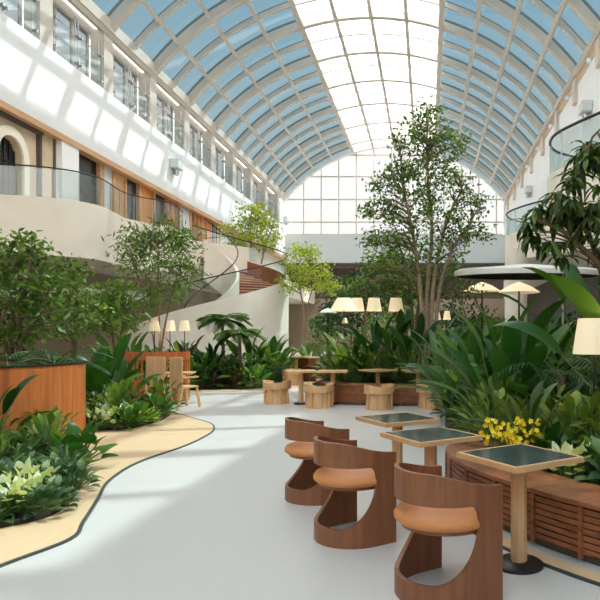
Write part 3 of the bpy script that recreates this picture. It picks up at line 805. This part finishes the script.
# drum planters
def drum(c_, rad, H, name, label, a0=0, a1=360):
    r_ = thing(name, label, 'planter', (c_[0], c_[1], 0))
    MB().lathe([(rad, .0), (rad, H), (rad-.05, H), (rad-.05, H-.25)], (0, 0, 0), 72, closed=False).build('drum', 'planter_wood', r_, smooth=True)
    MB().lathe([(rad+.012, H), (rad+.012, H+.025), (rad-.07, H+.025), (rad-.07, H)], (0, 0, 0), 72, closed=False).build('rim', 'dark_metal', r_, smooth=True)
    MB().lathe([(rad-.05, H-.14), (rad-.05, H-.12)], (0, 0, 0), 48).build('soil', 'soil', r_)
    return r_
drum((-6.72, 8.75), 1.5, 1.12, 'drum_planter', 'large round orange wood planter at the left edge')
# curved timber booth behind the second bed, with slats
r_ = thing('slatted_booth', 'curved orange timber booth with slats behind the oak chairs', 'booth', (-6.5, 14.3, 0))
bp_ = [(1.0*cos(R(180+180*i/24)), .75*sin(R(180+180*i/24))+.6) for i in range(25)]
bp_ = [(.78*cos(R(a)), .55*sin(R(a))) for a in range(170, 371, 8)]
MB().band(bp_, .98, 1.17, .06).build('top_rail', 'planter_wood', r_, smooth=True)
MB().band(bp_, .42, .52, .05).build('middle_rail', 'planter_wood', r_, smooth=True)
MB().band([(x*.98, y*.98) for x, y in bp_], 0, .42, .05).build('lower_panel', 'planter_wood', r_, smooth=True)
for (x, y) in bp_[::1]: MB().box((x, y, .75), (.035, .035, .5)).build('slat', 'planter_wood', r_)
# high-backed oak chairs
def high_chair(loc, rz, label):
    r_ = thing('high_back_chair', label, 'chair', loc, rz, 'high backed pale oak chairs at the booth')
    MB().box((0, .2, .78), (.40, .03, .62)).build('backrest', 'oak', r_, bevel=.01)
    MB().box((0, 0, .45), (.42, .42, .04)).build('seat', 'oak', r_, bevel=.01)
    for sx_ in (-1, 1):
        MB().bar((sx_*.19, .19, .48), (sx_*.22, .34, 0), .05, .04).build('leg', 'oak', r_)
        MB().bar((sx_*.18, -.18, .44), (sx_*.2, -.24, 0), .045).build('leg', 'oak', r_)
        MB().bar((sx_*.2, .2, .66), (sx_*.2, -.2, .66), .04, .03).build('armrest', 'oak', r_)
    return r_
h1 = high_chair((at(159, 0, 13.2).x, 13.2, 0), pi+.1, 'pale oak high backed chair, left one at the timber booth')
h2 = dup(h1, (at(184, 0, 12.9).x, 12.9, 0), pi-.5, 'pale oak high backed chair, right one with splayed leg on floor')
dup(t2, (at(168, 0, 12.9).x-.05, 13.6, 0), .2, 'small oak table between the two high backed chairs', 'oak table at the booth', .95)

# lamps
def lamp(px, ytop, ybot, d, label, rtop, rbot, base=0.0, grp=None, cx=None):
    a = at(px, ytop, d); z1 = a.z; z0 = at(px, ybot, d).z
    r_ = thing('floor_lamp', label, 'lamp', (a.x, d, base), 0, grp)
    MB().lathe([(rbot, z0-base), (rtop, z1-base)], (0, 0, 0), 28, closed=False).build('lamp_shade', 'lamp_paper', r_, smooth=True)
    MB().tube([(0, 0, .02), (0, 0, z1-base-.03)], .012, 8).build('pole', 'dark_metal', r_)
    b = MB()
    for k in range(3): b.bar((0, 0, z1-base-.04), (rtop*cos(2.1*k), rtop*sin(2.1*k), z1-base-.02), .006)
    b.build('shade_spider', 'dark_metal', r_)
    MB().lathe([(.14, 0), (.14, .02), (.02, .035)], (0, 0, 0), 20).build('base', 'dark_metal', r_)
    ld = bpy.data.lights.new('bulb', 'POINT'); ld.energy = 5; ld.color = (1, .72, .42); ld.shadow_soft_size = .05
    lo = bpy.data.objects.new('bulb', ld); C.objects.link(lo); lo.parent = r_; lo.location = (0.05, 0, (z0+z1)/2-base)
    return r_
lamp(594, 318.5, 354, 5.7, 'nearest lamp with large cream shade at right edge', .15, .20, .3)
lamp(374, 298, 311, 15.5, 'cream shaded lamp above the island, third from left', .14, .2, .35)
lamp(396, 298, 311, 15.5, 'cream shaded lamp above the island, rightmost of the four', .14, .2, .35)
lamp(344, 298, 311, 15.0, 'widest cream cone shade lamp on the island', .17, .36, .35)
lamp(357, 298, 311, 16.0, 'cream shaded lamp above the island, second from left', .14, .2, .35)
lamp(154.5, 320.5, 331, 15, 'cream lamp behind the booth, leftmost of three', .09, .14, 0)
lamp(170, 320.5, 331, 15.1, 'cream lamp behind the booth, middle of three', .09, .14, 0)
lamp(184.5, 320.5, 331, 15.2, 'cream lamp behind the booth, rightmost of three', .09, .14, 0)
lamp(437, 312, 320, 22, 'small distant cream lamp left of the near tree trunks pair', .09, .15, 0)
lamp(447, 311, 319.5, 22.3, 'small distant cream lamp, right one of the far pair', .09, .15, 0)
lamp(392, 333, 341, 19.5, 'low cream lamp glowing inside the island plants', .1, .16, 0)
lamp(345, 318, 323, 20, 'tiny cream lamp hanging low beyond the widest shade', .05, .09, 0)

# parasols
def parasol(px, py, d, rad, h, label, mat_='white_fabric', thick=.0):
    a = at(px, py, d); r_ = thing('parasol', label, 'parasol', (a.x, d, 0))
    n_ = 40
    MB().lathe([(rad, a.z-h), (rad*.55, a.z-h*.42), (rad*.12, a.z-.02), (.02, a.z), (.02, a.z-.03), (rad*.55, a.z-h*.42-.04), (rad, a.z-h-.02)], (0, 0, 0), n_, closed=False).build('canopy', mat_, r_, smooth=True)
    MB().tube([(0, 0, 0), (0, 0, a.z)], .03, 8).build('pole', 'dark_metal', r_)
    b = MB()
    for k in range(8): b.bar((0, 0, a.z-h*.9), (rad*.6*cos(k*pi/4), rad*.6*sin(k*pi/4), a.z-h*.42-.05), .015)
    b.build('ribs', 'oak', r_)
    MB().lathe([(.25, 0), (.25, .05), (.04, .08)], (0, 0, 0), 20).build('base', 'dark_metal', r_)
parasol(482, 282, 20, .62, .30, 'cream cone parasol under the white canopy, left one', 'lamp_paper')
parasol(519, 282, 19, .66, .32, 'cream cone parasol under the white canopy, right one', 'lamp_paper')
parasol(328, 308, 25, .36, .18, 'small white parasol standing left of the lamps')
# wide white-rimmed canopy (elliptical) with a dark soffit, on a pale mast
a = at(528, 276, 15)
r_ = thing('disc_canopy', 'wide thin white rimmed round canopy with dark underside on pale mast, right side', 'canopy', (a.x, 15, 0))
rc = 1.85
MB().lathe([(rc-.02, a.z-.02), (rc, a.z+.02), (rc, a.z+.10), (rc-.1, a.z+.15), (.05, a.z+.3)], (0, 0, 0), 64, closed=False).build('rim', 'white_fabric', r_, smooth=True)
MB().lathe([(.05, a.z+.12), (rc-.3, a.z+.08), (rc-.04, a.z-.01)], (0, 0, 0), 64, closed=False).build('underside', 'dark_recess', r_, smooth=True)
for o_ in list(r_.children): o_.scale = (1, .5, 1)
mx_ = .75; my_ = -.55
MB().tube([(mx_, my_, 0), (mx_, my_, a.z+.02)], .03, 10).build('mast', 'steel', r_)
for k in range(4): MB().lathe([(.03, -.06), (.075, -.02), (.06, .03), (.03, .06)], (mx_+.03*(-1)**k, my_, a.z-.15-.15*k), 12).build('mast_joint', 'steel', r_, smooth=True)
MB().lathe([(.3, 0), (.3, .06), (.04, .09)], (mx_, my_, 0), 24).build('base', 'steel', r_)
# =================================================================== TREES
def V(px, py, d, base): return at(px, py, d)-Vector(base)
def tree(name, px, d, trunks, blobs, lm, bark, ls, per, ncl, label, tr=.06, z0=0, **kw):
    """trunks: lists of (px,py) pixels at depth d; blobs: (px,py,rx_px,ry_px,weight)"""
    base = Vector((at(px, 0, d).x, d, z0)); r_ = thing(name, label, 'tree', base)
    k = d/F; T = []
    for i, t_ in enumerate(trunks):
        P = [V(x, y, d, base)+Vector((0, .12*math.sin(i*2.1+j), 0)) for j, (x, y) in enumerate(t_)]
        P[0].z = max(0, P[0].z) if P[0].z < .2 else P[0].z
        T.append(P)
    B = [(V(x, y, d, base)+Vector((0, rnd.uniform(-.5, .5)*rx*k, 0)), (rx*k, rx*k*.9, ry*k), w_) for (x, y, rx, ry, w_) in blobs]
    make_tree(r_, T, B, M_leaf(lm), bark, ls, per, ncl, tr, **kw); return r_
def M_leaf(n): return n
# centre tall tree
tree('slender_tree', 428, 14.5,
     [[(428, 388), (427, 300), (432, 230), (428, 180), (427, 112)], [(431, 388), (433, 290), (446, 225), (462, 190)], [(425, 388), (421, 300), (414, 240), (404, 190), (400, 150)], [(434, 388), (438, 300), (452, 250), (470, 225)]],
     [(427, 128, 20, 18, .8), (410, 145, 20, 14, .6), (400, 170, 14, 14, .5), (446, 150, 22, 16, .7), (428, 170, 34, 16, .9), (388, 185, 18, 12, .5), (445, 190, 30, 16, .8), (410, 205, 34, 14, .8), (380, 212, 16, 12, .5), (468, 205, 20, 14, .5), (430, 225, 40, 14, .9), (388, 240, 28, 14, .7), (470, 235, 24, 10, .5), (440, 250, 34, 14, .7), (405, 262, 36, 14, .7), (430, 110, 8, 6, .15)],
     'leaf_tree', 'palebark', .12, 9, 62, 'tallest slender multi-stemmed tree at the centre, reaching the roof glass', .065, .3)
tree('leafy_tree', 412, 17, [[(413, 375), (412, 320), (408, 270), (396, 240)], [(415, 375), (418, 310), (430, 270)]],
     [(385, 275, 34, 22, 1), (365, 290, 24, 14, .6), (415, 285, 30, 20, 1), (450, 285, 28, 20, .8), (400, 250, 30, 16, .7)], 'leaf_mid', 'bark', .15, 12, 42, 'darker bushy tree just behind the tallest centre tree', .07, .3)
tree('yellow_tree', 310, 26, [[(303, 345), (303, 310), (298, 280), (300, 258)], [(305, 345), (308, 305), (318, 275)], [(306, 345), (312, 310), (328, 288)]],
     [(303, 262, 18, 16, .9), (318, 280, 20, 16, .9), (292, 283, 14, 14, .6), (331, 288, 12, 10, .4), (308, 252, 10, 8, .3)], 'leaf_yellow', 'palebark', .18, 12, 48, 'airy yellow green tree to the right of the curved staircase', .05)
tree('yellow_tree', 252, 33, [[(252, 330), (252, 270), (250, 230), (252, 210)], [(254, 330), (262, 260), (272, 230)], [(250, 330), (240, 260), (232, 235)]],
     [(256, 215, 20, 12, 1), (240, 232, 18, 10, .8), (270, 232, 16, 14, .8), (255, 245, 28, 10, 1), (232, 250, 12, 10, .4)], 'leaf_yellow', 'palebark', .22, 12, 46, 'yellow green tree rising behind the curved staircase', .08)
tree('broad_tree', 20, 10.5, [[(8, 372), (10, 330), (4, 290), (-6, 255)], [(14, 372), (20, 320), (30, 280), (38, 250)], [(20, 372), (26, 340), (44, 300)], [(6, 372), (0, 330), (-20, 280)]],
     [(5, 262, 26, 24, 1), (30, 250, 16, 20, .7), (38, 285, 20, 18, .8), (10, 300, 30, 20, 1), (-25, 260, 24, 40, 1), (45, 315, 24, 20, .8), (15, 335, 26, 14, .6)],
     'leaf_mid', 'bark', .14, 9, 38, 'bushy multi-stemmed tree in the drum planter at far left', .05, 1.0, lw=.5)
tree('broad_tree', 74, 12.5, [[(68, 400), (70, 350), (66, 310), (72, 275)], [(72, 400), (76, 340), (86, 300)]],
     [(72, 272, 16, 14, .7), (66, 298, 22, 16, .9), (84, 310, 20, 16, .7), (60, 330, 22, 14, .6)], 'leaf_mid', 'bark', .13, 9, 36, 'dark green small tree right of the far left bushy tree', .04, 0, lw=.5)
tree('feathery_tree', 158, 15, [[(158, 395), (158, 340), (156, 290), (158, 245)], [(157, 395), (152, 330), (138, 270)], [(159, 395), (166, 330), (180, 265)]],
     [(135, 242, 18, 14, .8), (160, 232, 18, 16, .8), (180, 246, 16, 16, .8), (182, 275, 12, 18, .7), (158, 268, 24, 12, .6), (165, 295, 22, 12, .5), (135, 262, 14, 12, .4)], 'leaf_mid', 'bark', .19, 12, 42, 'feathery tree in front of the balcony bend, above the booth', .035, lw=.22)
tree('feathery_tree', 110, 14, [[(112, 395), (112, 350), (106, 315), (108, 295)], [(114, 395), (120, 345), (126, 310)]],
     [(108, 300, 20, 14, 1), (124, 318, 18, 14, .8), (98, 320, 16, 12, .6), (120, 290, 10, 8, .3)], 'leaf_mid', 'bark', .2, 12, 42, 'low feathery tree between drum planter and booth lamps', .035, lw=.25)
tree('bushy_tree', 365, 24, [[(365, 345), (365, 310), (360, 280)]], [(362, 285, 26, 18, 1), (350, 300, 18, 10, .5), (385, 300, 26, 16, .8)], 'leaf_deep', 'bark', .2, 12, 46, 'dark bushy tree beyond the lamps before the shaded recess', .08)
# big whorled-leaf tree at upper right
tree('umbrella_tree', 640, 7.2, [[(640, 420), (625, 330), (600, 260), (580, 190), (590, 140)], [(640, 420), (620, 300), (570, 240), (530, 220)], [(640, 420), (640, 280), (620, 180), (600, 130)]],
     [(590, 165, 26, 20, .8), (575, 200, 34, 22, 1.0), (545, 215, 24, 14, .6), (525, 235, 14, 8, .25), (600, 225, 34, 26, 1), (560, 245, 24, 14, .5), (625, 150, 30, 30, .8), (595, 140, 16, 10, .3)],
     'leaf_dark', 'bark', .27, 8, 14, 'dark umbrella tree with drooping leaf whorls at upper right', .05, .3, lw=.24, whorl=True, droop=.45)

for i, (px, d_, hpx, rx, lb) in enumerate([(350, 30, 300, 30, 'far bushy tree seen between the lamps and the recess'), (395, 34, 296, 34, 'far bushy tree behind the tall centre tree'), (465, 30, 305, 30, 'far bushy tree right of the tall centre tree'), (492, 29, 318, 30, 'far bushy tree below the two cream parasols'), (560, 22, 318, 36, 'far bushy tree behind the canopy mast'), (330, 36, 312, 24, 'farthest low tree beside the yellow green tree')]):
    tree('bushy_tree', px, d_, [[(px, 350), (px+2, 325), (px, hpx+8)]], [(px, hpx+12, rx, 14, 1), (px-8, hpx+26, rx, 12, .7)], ['leaf_deep', 'leaf_mid'][i % 2], 'bark', .24, 11, 60, lb, .07)
# =================================================================== PALMS
p_ = at(222, 0, 19); frond_plant(15, .9, 0, 'leaf_mid', 'small_palm', 'small palm with thin brown trunk before staircase, left of the two', (p_.x, 19, 0), 3, trunk=2.0, nl=14, ll=.42, lw=.10)
p_ = at(239, 0, 18.2); frond_plant(13, .8, 0, 'leaf_mid', 'small_palm', 'small palm with thin brown trunk before staircase, right of the two', (p_.x, 18.2, 0), 4, trunk=1.55, nl=14, ll=.38, lw=.10)

# =================================================================== BROAD-LEAVED PLANTS
def fc(px, d, label, L, W, h, seed, n=11, lm='leaf_broad', z=0, **kw):
    p_ = at(px, 0, d); return fan_clump(n, L, W, h, lm, kw.pop('name', 'banana_plant'), label, (p_.x, d, z), seed=seed, **kw)
fc(505, 7.6, 'big banana plant with upright paddle leaves behind nearest table', .80, .22, 1.0, 11, 18, z=.3, tilt=(.05, .85), bend=.8)
fc(478, 8.6, 'large paddle leaved plant left of the big banana plant', .75, .17, .85, 12, 18, z=.3, tilt=(.1, .95), bend=1.0)
fc(455, 10, 'long leaved plant arching over right bed by the tree trunks', .8, .16, .9, 13, 18, z=.3, tilt=(.1, 1.0), bend=1.0)
fc(536, 8.3, 'tall pointed banana plant under the white canopy', .8, .2, .95, 14, 16, z=.3, tilt=(.1, .8), bend=.7)
fc(560, 6.6, 'paddle leaved plant directly left of the nearest lamp', .5, .12, .5, 15, 18, z=.3, tilt=(.1, 1.1), bend=1.1, lm='leaf_deep')
fc(655, 6.0, 'huge leaf plant leaning in from the right edge', .9, .26, 1.6, 16, 11, z=.3, tilt=(.1, .8), bend=1.0)
fc(602, 7.8, 'tall broad leaves high behind the nearest lamp', 1.0, .28, 2.1, 17, 11, z=.3, tilt=(.1, .6), bend=1.2)
fc(397, 15, 'upright banana plant in the island below the rightmost lamp', .95, .22, 1.15, 18, 14, z=.3, tilt=(.05, .8), bend=.7)
fc(380, 14.6, 'broad leaf plant in the island centre', .9, .2, 1.05, 19, 14, z=.3, tilt=(.05, .9), bend=.9, lm='leaf_deep')
fc(354, 15.2, 'broad leaf plant at the left side of the island', .85, .18, .95, 20, 13, z=.3, tilt=(.1, .95), bend=.9)
fc(335, 15.5, 'leafy plant at the left tip of the island', .6, .18, .55, 21, 13, z=.3, tilt=(.1, 1.0), bend=.9, lm='leaf_deep')
fc(418, 13.9, 'broad leaf plant behind the rightmost oak table', .85, .2, 1.05, 22, 14, z=.3, tilt=(.05, .9), bend=.8, lm='leaf_deep')
fc(440, 12.2, 'dark leafy plant beside the tall tree trunks', .8, .17, .95, 23, 14, z=.3, tilt=(.05, 1.0), bend=.9, lm='leaf_blue')
fc(92, 10.6, 'banana plant with big glossy leaves right of the drum planter', .7, .3, .75, 24, 10, tilt=(.05, .7), bend=.6)
fc(112, 11.6, 'banana plant with curled leaf before the booth', .8, .26, .8, 25, 10, tilt=(.05, .8), bend=.8)
fc(-14, 7.0, 'leafy palm-like plant at the left edge before drum planter', .5, .10, .75, 26, 18, tilt=(.1, 1.1), bend=1.1, lm='leaf_deep')
fc(76, 6.9, 'broad heart leaved plant in front of the drum planter', .19, .17, .42, 27, 24, tilt=(.2, 1.2), bend=.6, shape='heart', name='heart_leaf_plant', lm='leaf_broad')
fc(262, 20, 'leafy bush right of the small palms', .6, .16, .6, 28, 18, tilt=(.1, 1.2), bend=.9, lm='leaf_mid')
fc(286, 21, 'fresh green bush at the foot of the staircase bend', .6, .18, .7, 29, 16, tilt=(.1, 1.1), bend=.9, lm='leaf_mid')
fc(200, 19, 'dark strappy bush left of the small palms', .5, .1, .6, 30, 22, tilt=(.1, 1.2), bend=.9, lm='leaf_red', shape='strap')
fc(212, 18, 'arching green plant between the two small palms and the booth', .75, .16, .95, 71, 18, lm='leaf_deep', tilt=(.05, 1.0))
fc(250, 18.6, 'tall arching plant just right of the small palms', .8, .2, 1.1, 72, 16, lm='leaf_mid', tilt=(.05, .9))
fc(274, 19, 'tall green plant against the staircase wall at its right end', .7, .18, 1.1, 73, 16, lm='leaf_broad', tilt=(.05, .9))
fc(186, 17.6, 'dark purple brown plant against the staircase wall', .55, .12, 1.1, 74, 20, lm='leaf_red', tilt=(.05, 1.0))
fc(128, 15.4, 'shaded tall plant left of the booth lamps', .8, .2, 1.2, 75, 15, lm='leaf_mid', tilt=(.05, .9))
fc(310, 22, 'bushy plant between staircase and lamps', .7, .2, .8, 31, 16, tilt=(.1, 1.0), bend=.9, lm='leaf_mid')
fc(140, 16, 'shaded leafy plant behind the booth lamps', .7, .18, .8, 32, 16, tilt=(.1, 1.1), bend=.9, lm='leaf_deep')
fc(175, 16.5, 'shaded leafy plant behind the rightmost booth lamp', .6, .16, .6, 33, 16, tilt=(.1, 1.1), bend=.9, lm='leaf_deep')
fc(528, 5.8, 'dense dark foliage plant behind the yellow orchids', .42, .1, .45, 34, 26, z=.3, tilt=(.1, 1.3), bend=.9, lm='leaf_dark')
frond_plant(12, .95, 0, 'leaf_blue', 'dark_fern', 'dark feathery fern under the white canopy mast', (at(560, 0, 7.3).x, 7.3, .3), 5, trunk=.75, nl=16, ll=.26, lw=.03)
frond_plant(13, .95, 0, 'leaf_deep', 'green_fern', 'green fern fanning out over the drum planter rim', (at(52, 0, 9.6).x, 9.6, 1.0), 6, trunk=0, nl=16, ll=.26, lw=.04, up=1.0)
frond_plant(13, .8, 0, 'leaf_deep', 'green_fern', 'green fern at the left inside the drum planter', (at(8, 0, 8.6).x, 8.6, 1.0), 8, trunk=0, nl=16, ll=.26, lw=.04, up=1.0)

# =================================================================== GROUND COVER, copied prototypes
P_ = {}
P_['heart'] = fan_clump(26, .17, .13, .28, 'leaf_blue', 'heart_leaf_plant', 'x', (0, 0, 0), tilt=(.1, 1.35), bend=.6, seg=3, shape='heart', stemr=.005, seed=41)
P_['broad'] = fan_clump(24, .26, .10, .26, 'leaf_broad', 'broad_leaf_plant', 'x', (0, 0, 0), tilt=(.1, 1.3), bend=.8, seg=4, stemr=.006, seed=42)
P_['dark'] = fan_clump(28, .24, .09, .22, 'leaf_deep', 'dark_leaf_plant', 'x', (0, 0, 0), tilt=(.1, 1.35), bend=.9, seg=4, stemr=.006, seed=43)
P_['pale'] = fan_clump(14, .13, .10, .26, 'leaf_pale', 'caladium', 'x', (0, 0, 0), tilt=(.1, 1.1), bend=.5, seg=3, shape='heart', stemr=.005, seed=44)
P_['strap'] = fan_clump(34, .34, .035, .08, 'leaf_mid', 'strap_leaf_plant', 'x', (0, 0, 0), tilt=(.1, 1.3), bend=1.0, seg=4, shape='strap', stemr=.006, seed=45)
P_['red'] = fan_clump(26, .28, .05, .12, 'leaf_red', 'purple_leaf_plant', 'x', (0, 0, 0), tilt=(.1, 1.2), bend=.9, seg=4, shape='strap', stemr=.006, seed=46)
P_['lime'] = fan_clump(26, .17, .07, .2, 'leaf_yellow', 'lime_leaf_plant', 'x', (0, 0, 0), tilt=(.1, 1.3), bend=.7, seg=3, stemr=.005, seed=47)
P_['vein'] = fan_clump(30, .20, .12, .2, 'leaf_blue', 'grey_leaf_plant', 'x', (0, 0, 0), tilt=(.1, 1.4), bend=.9, seg=4, stemr=.005, seed=48)
P_['tall'] = fan_clump(40, .2, .085, .55, 'leaf_mid', 'tall_leaf_plant', 'x', (0, 0, 0), tilt=(.05, 1.2), bend=.8, seg=3, stemr=.006, seed=49)
P_['small'] = fan_clump(40, .13, .085, .2, 'leaf_blue', 'small_leaf_plant', 'x', (0, 0, 0), tilt=(.05, 1.4), bend=.7, seg=3, stemr=.004, seed=50)
used = set()
KN = {'tall': 'knee high green leafy plant', 'small': 'small leaved dark green plant', 'heart': 'blue green heart leaved plant', 'broad': 'glossy broad leaved plant', 'dark': 'dark leafy plant', 'pale': 'pale cream leaved caladium', 'strap': 'bright strap leaved plant', 'red': 'purple brown leaved plant', 'lime': 'lime green low plant', 'vein': 'dull grey green leafy plant'}
PUT = []
def put(kind, x, y, z, s, where):
    root = P_[kind]; lb = KN[kind]+' '+where; grp = KN[kind]+'s '+where
    if kind not in used:
        used.add(kind); root.location = (x, y, z); root.rotation_euler = (0, 0, rnd.uniform(0, 6)); root.scale = (s,)*3; root['group'] = grp; r_ = root
    else: r_ = dup(root, (x, y, z), rnd.uniform(0, 6.28), lb, grp, s)
    PUT.append((kind, where, x, y, r_)); return r_
ORD = ['leftmost', 'second from left', 'third from left', 'fourth from left', 'fifth from left', 'sixth from left', 'seventh from left', 'eighth from left']
def label_all():
    g = {}
    for q in PUT: g.setdefault((q[0], q[1]), []).append(q)
    for (kind, where), L in g.items():
        L.sort(key=lambda q: q[3]); n_ = len(L); rows = max(1, math.ceil(n_/7))
        nm = {1: [''], 2: ['nearer row, ', 'farther row, '], 3: ['nearest row, ', 'middle row, ', 'far row, ']}.get(rows, ['nearest row, ', 'second row, ', 'third row, ', 'fourth row, ', 'fifth row, ', 'sixth row, '])
        per = math.ceil(n_/rows)
        for r_ in range(rows):
            ch_ = sorted(L[r_*per:(r_+1)*per], key=lambda q: q[2]/q[3])
            for i, q in enumerate(ch_):
                q[4]['label'] = KN[kind]+' '+where+(', '+nm[r_]+ORD[i] if n_ > 1 else '')
def inside(poly, x, y):
    r_ = False; n_ = len(poly); j = n_-1
    for i in range(n_):
        xi, yi = poly[i][:2]; xj, yj = poly[j][:2]
        if (yi > y) != (yj > y) and x < (xj-xi)*(y-yi)/(yj-yi)+xi: r_ = not r_
        j = i
    return r_
def scatter(poly, kinds, n, s0, s1, where, z=.03, avoid=(), mind=.24, box=None):
    pts = []; tries = 0
    xs = [p[0] for p in poly]; ys = [p[1] for p in poly]
    bx = box or (min(xs), max(xs), min(ys), max(ys))
    while len(pts) < n and tries < 8000:
        tries += 1; x = rnd.uniform(bx[0], bx[1]); y = rnd.uniform(bx[2], bx[3])
        if not inside(poly, x, y): continue
        px = HX+F*x/y
        if px < -25 or px > 625: continue
        if any((x-a)**2+(y-b_)**2 < r_*r_ for a, b_, r_ in avoid): continue
        if any((x-a)**2+(y-b_)**2 < mind**2 for a, b_ in pts): continue
        pts.append((x, y))
        put(rnd.choice(kinds), x, y, z, rnd.uniform(s0, s1), where)
dr_ = [(-6.72, 8.75, 1.56)]
scatter(BEDL, ['small', 'vein', 'small', 'heart', 'heart', 'small', 'strap'], 64, .7, 1.0, 'in left front bed', avoid=dr_, mind=.22, box=(-5.2, -3.2, 4.4, 8))
scatter(BEDL, ['tall', 'broad', 'heart', 'tall'], 30, .65, .95, 'at back of left front bed', avoid=dr_, mind=.35, box=(-8, -4.4, 5.6, 9.4))
for (px, py, s_) in ((4, 507, .75), (26, 490, .8), (43, 486, .7), (20, 505, .7), (34, 500, .7)):
    q = flo(px, py+14); put('pale', q.x, q.y, .12, s_, 'at front left corner')
scatter(BEDM, ['vein', 'small', 'broad', 'strap', 'red', 'red', 'tall', 'lime', 'pale', 'small'], 72, .8, 1.2, 'between the wooden planters', avoid=dr_, mind=.26, box=(-7.2, -4.8, 9.4, 12.3))
scatter(BEDM, ['lime', 'lime', 'pale', 'broad'], 16, .8, 1.1, 'along the oak path edge', avoid=dr_, mind=.22, box=(-5.8, -4.8, 9.5, 10.6))
scatter(BEDB, ['broad', 'dark', 'tall', 'pale', 'strap', 'heart', 'lime', 'red'], 90, 1.2, 2.2, 'below the curved staircase', mind=.36, box=(-9.5, -5.0, 16.8, 22))
scatter(BEDC, ['tall', 'broad', 'strap', 'red', 'tall', 'tall'], 50, 1.0, 1.6, 'in the centre island', z=.34, mind=.3, box=(-2.6, .3, 14.5, 19))
scatter(BEDR, ['dark', 'broad', 'vein', 'tall', 'heart', 'tall'], 70, .8, 1.25, 'along the curved bench', z=.29, mind=.26, box=(.6, 3.6, 3.0, 7.5))
scatter(BEDR, ['dark', 'broad', 'strap', 'lime', 'tall'], 34, 1.0, 1.5, 'at left of right bed', z=.29, mind=.3, box=(.3, 2.2, 7.2, 13))
scatter(BEDR, ['tall', 'broad', 'tall', 'dark'], 60, 1.5, 2.3, 'deep in right bed', z=.29, mind=.5, box=(.8, 6, 7.5, 18))
for (px, py, s_) in ((563, 440, .9), (573, 447, .9)):
    p_ = at(px, py, 5.0); put('pale', p_.x, 5.0, .35, s_, 'behind the nearest square table')
# yellow orchids
def orchid(loc, seed, label):
    global rnd; keep = rnd; rnd = random.Random(seed)
    r_ = thing('yellow_orchid', label, 'flower', loc, 0, 'yellow orchids behind the bench'); sb = MB(); lb = MB()
    for k in range(6):
        a = rnd.uniform(0, 6.28); top = Vector((cos(a)*.16, sin(a)*.16, rnd.uniform(.28, .5)))
        fb = MB(); P = spline([(0, 0, 0), top*.6+Vector((0, 0, .05)), top], 4); sb.tube(P, .004, 4, cap=False)
        for j in range(4):
            c_ = P[4+j % 5]+rdir()*.03; nn = (Vector((0, -1, .3))+rdir()*.6).normalized()
            s_ = nn.cross(Vector((0, 0, 1))).normalized(); u_ = s_.cross(nn)
            for m_ in range(5):
                an = m_*2*pi/5; leaflet(fb, c_, s_*cos(an)+u_*sin(an)+nn*.25, .03, .024, nn)
        fb.build('flower_spray', 'yellow_petal', r_)
    for k in range(9):
        a = k*.7; leaf(lb, Vector((0, 0, 0)), Vector((cos(a)*.6, sin(a)*.6, .8)), .26, .04, .7, 4, .15, 'strap')
    sb.build('stems', 'stem', r_); lb.build('leaves', 'leaf_broad', r_); rnd = keep; return r_
for i, (px, d_, lb) in enumerate([(506, 5.45, 'yellow orchid above the bench, highest blooms'), (516, 5.3, 'yellow orchid above the bench, middle cluster'), (524, 5.5, 'yellow orchid above the bench, right cluster'), (499, 5.25, 'yellow orchid above the bench, lowest blooms at left')]):
    orchid((at(px, 0, d_).x, d_, .33), 60+i, lb)

label_all()
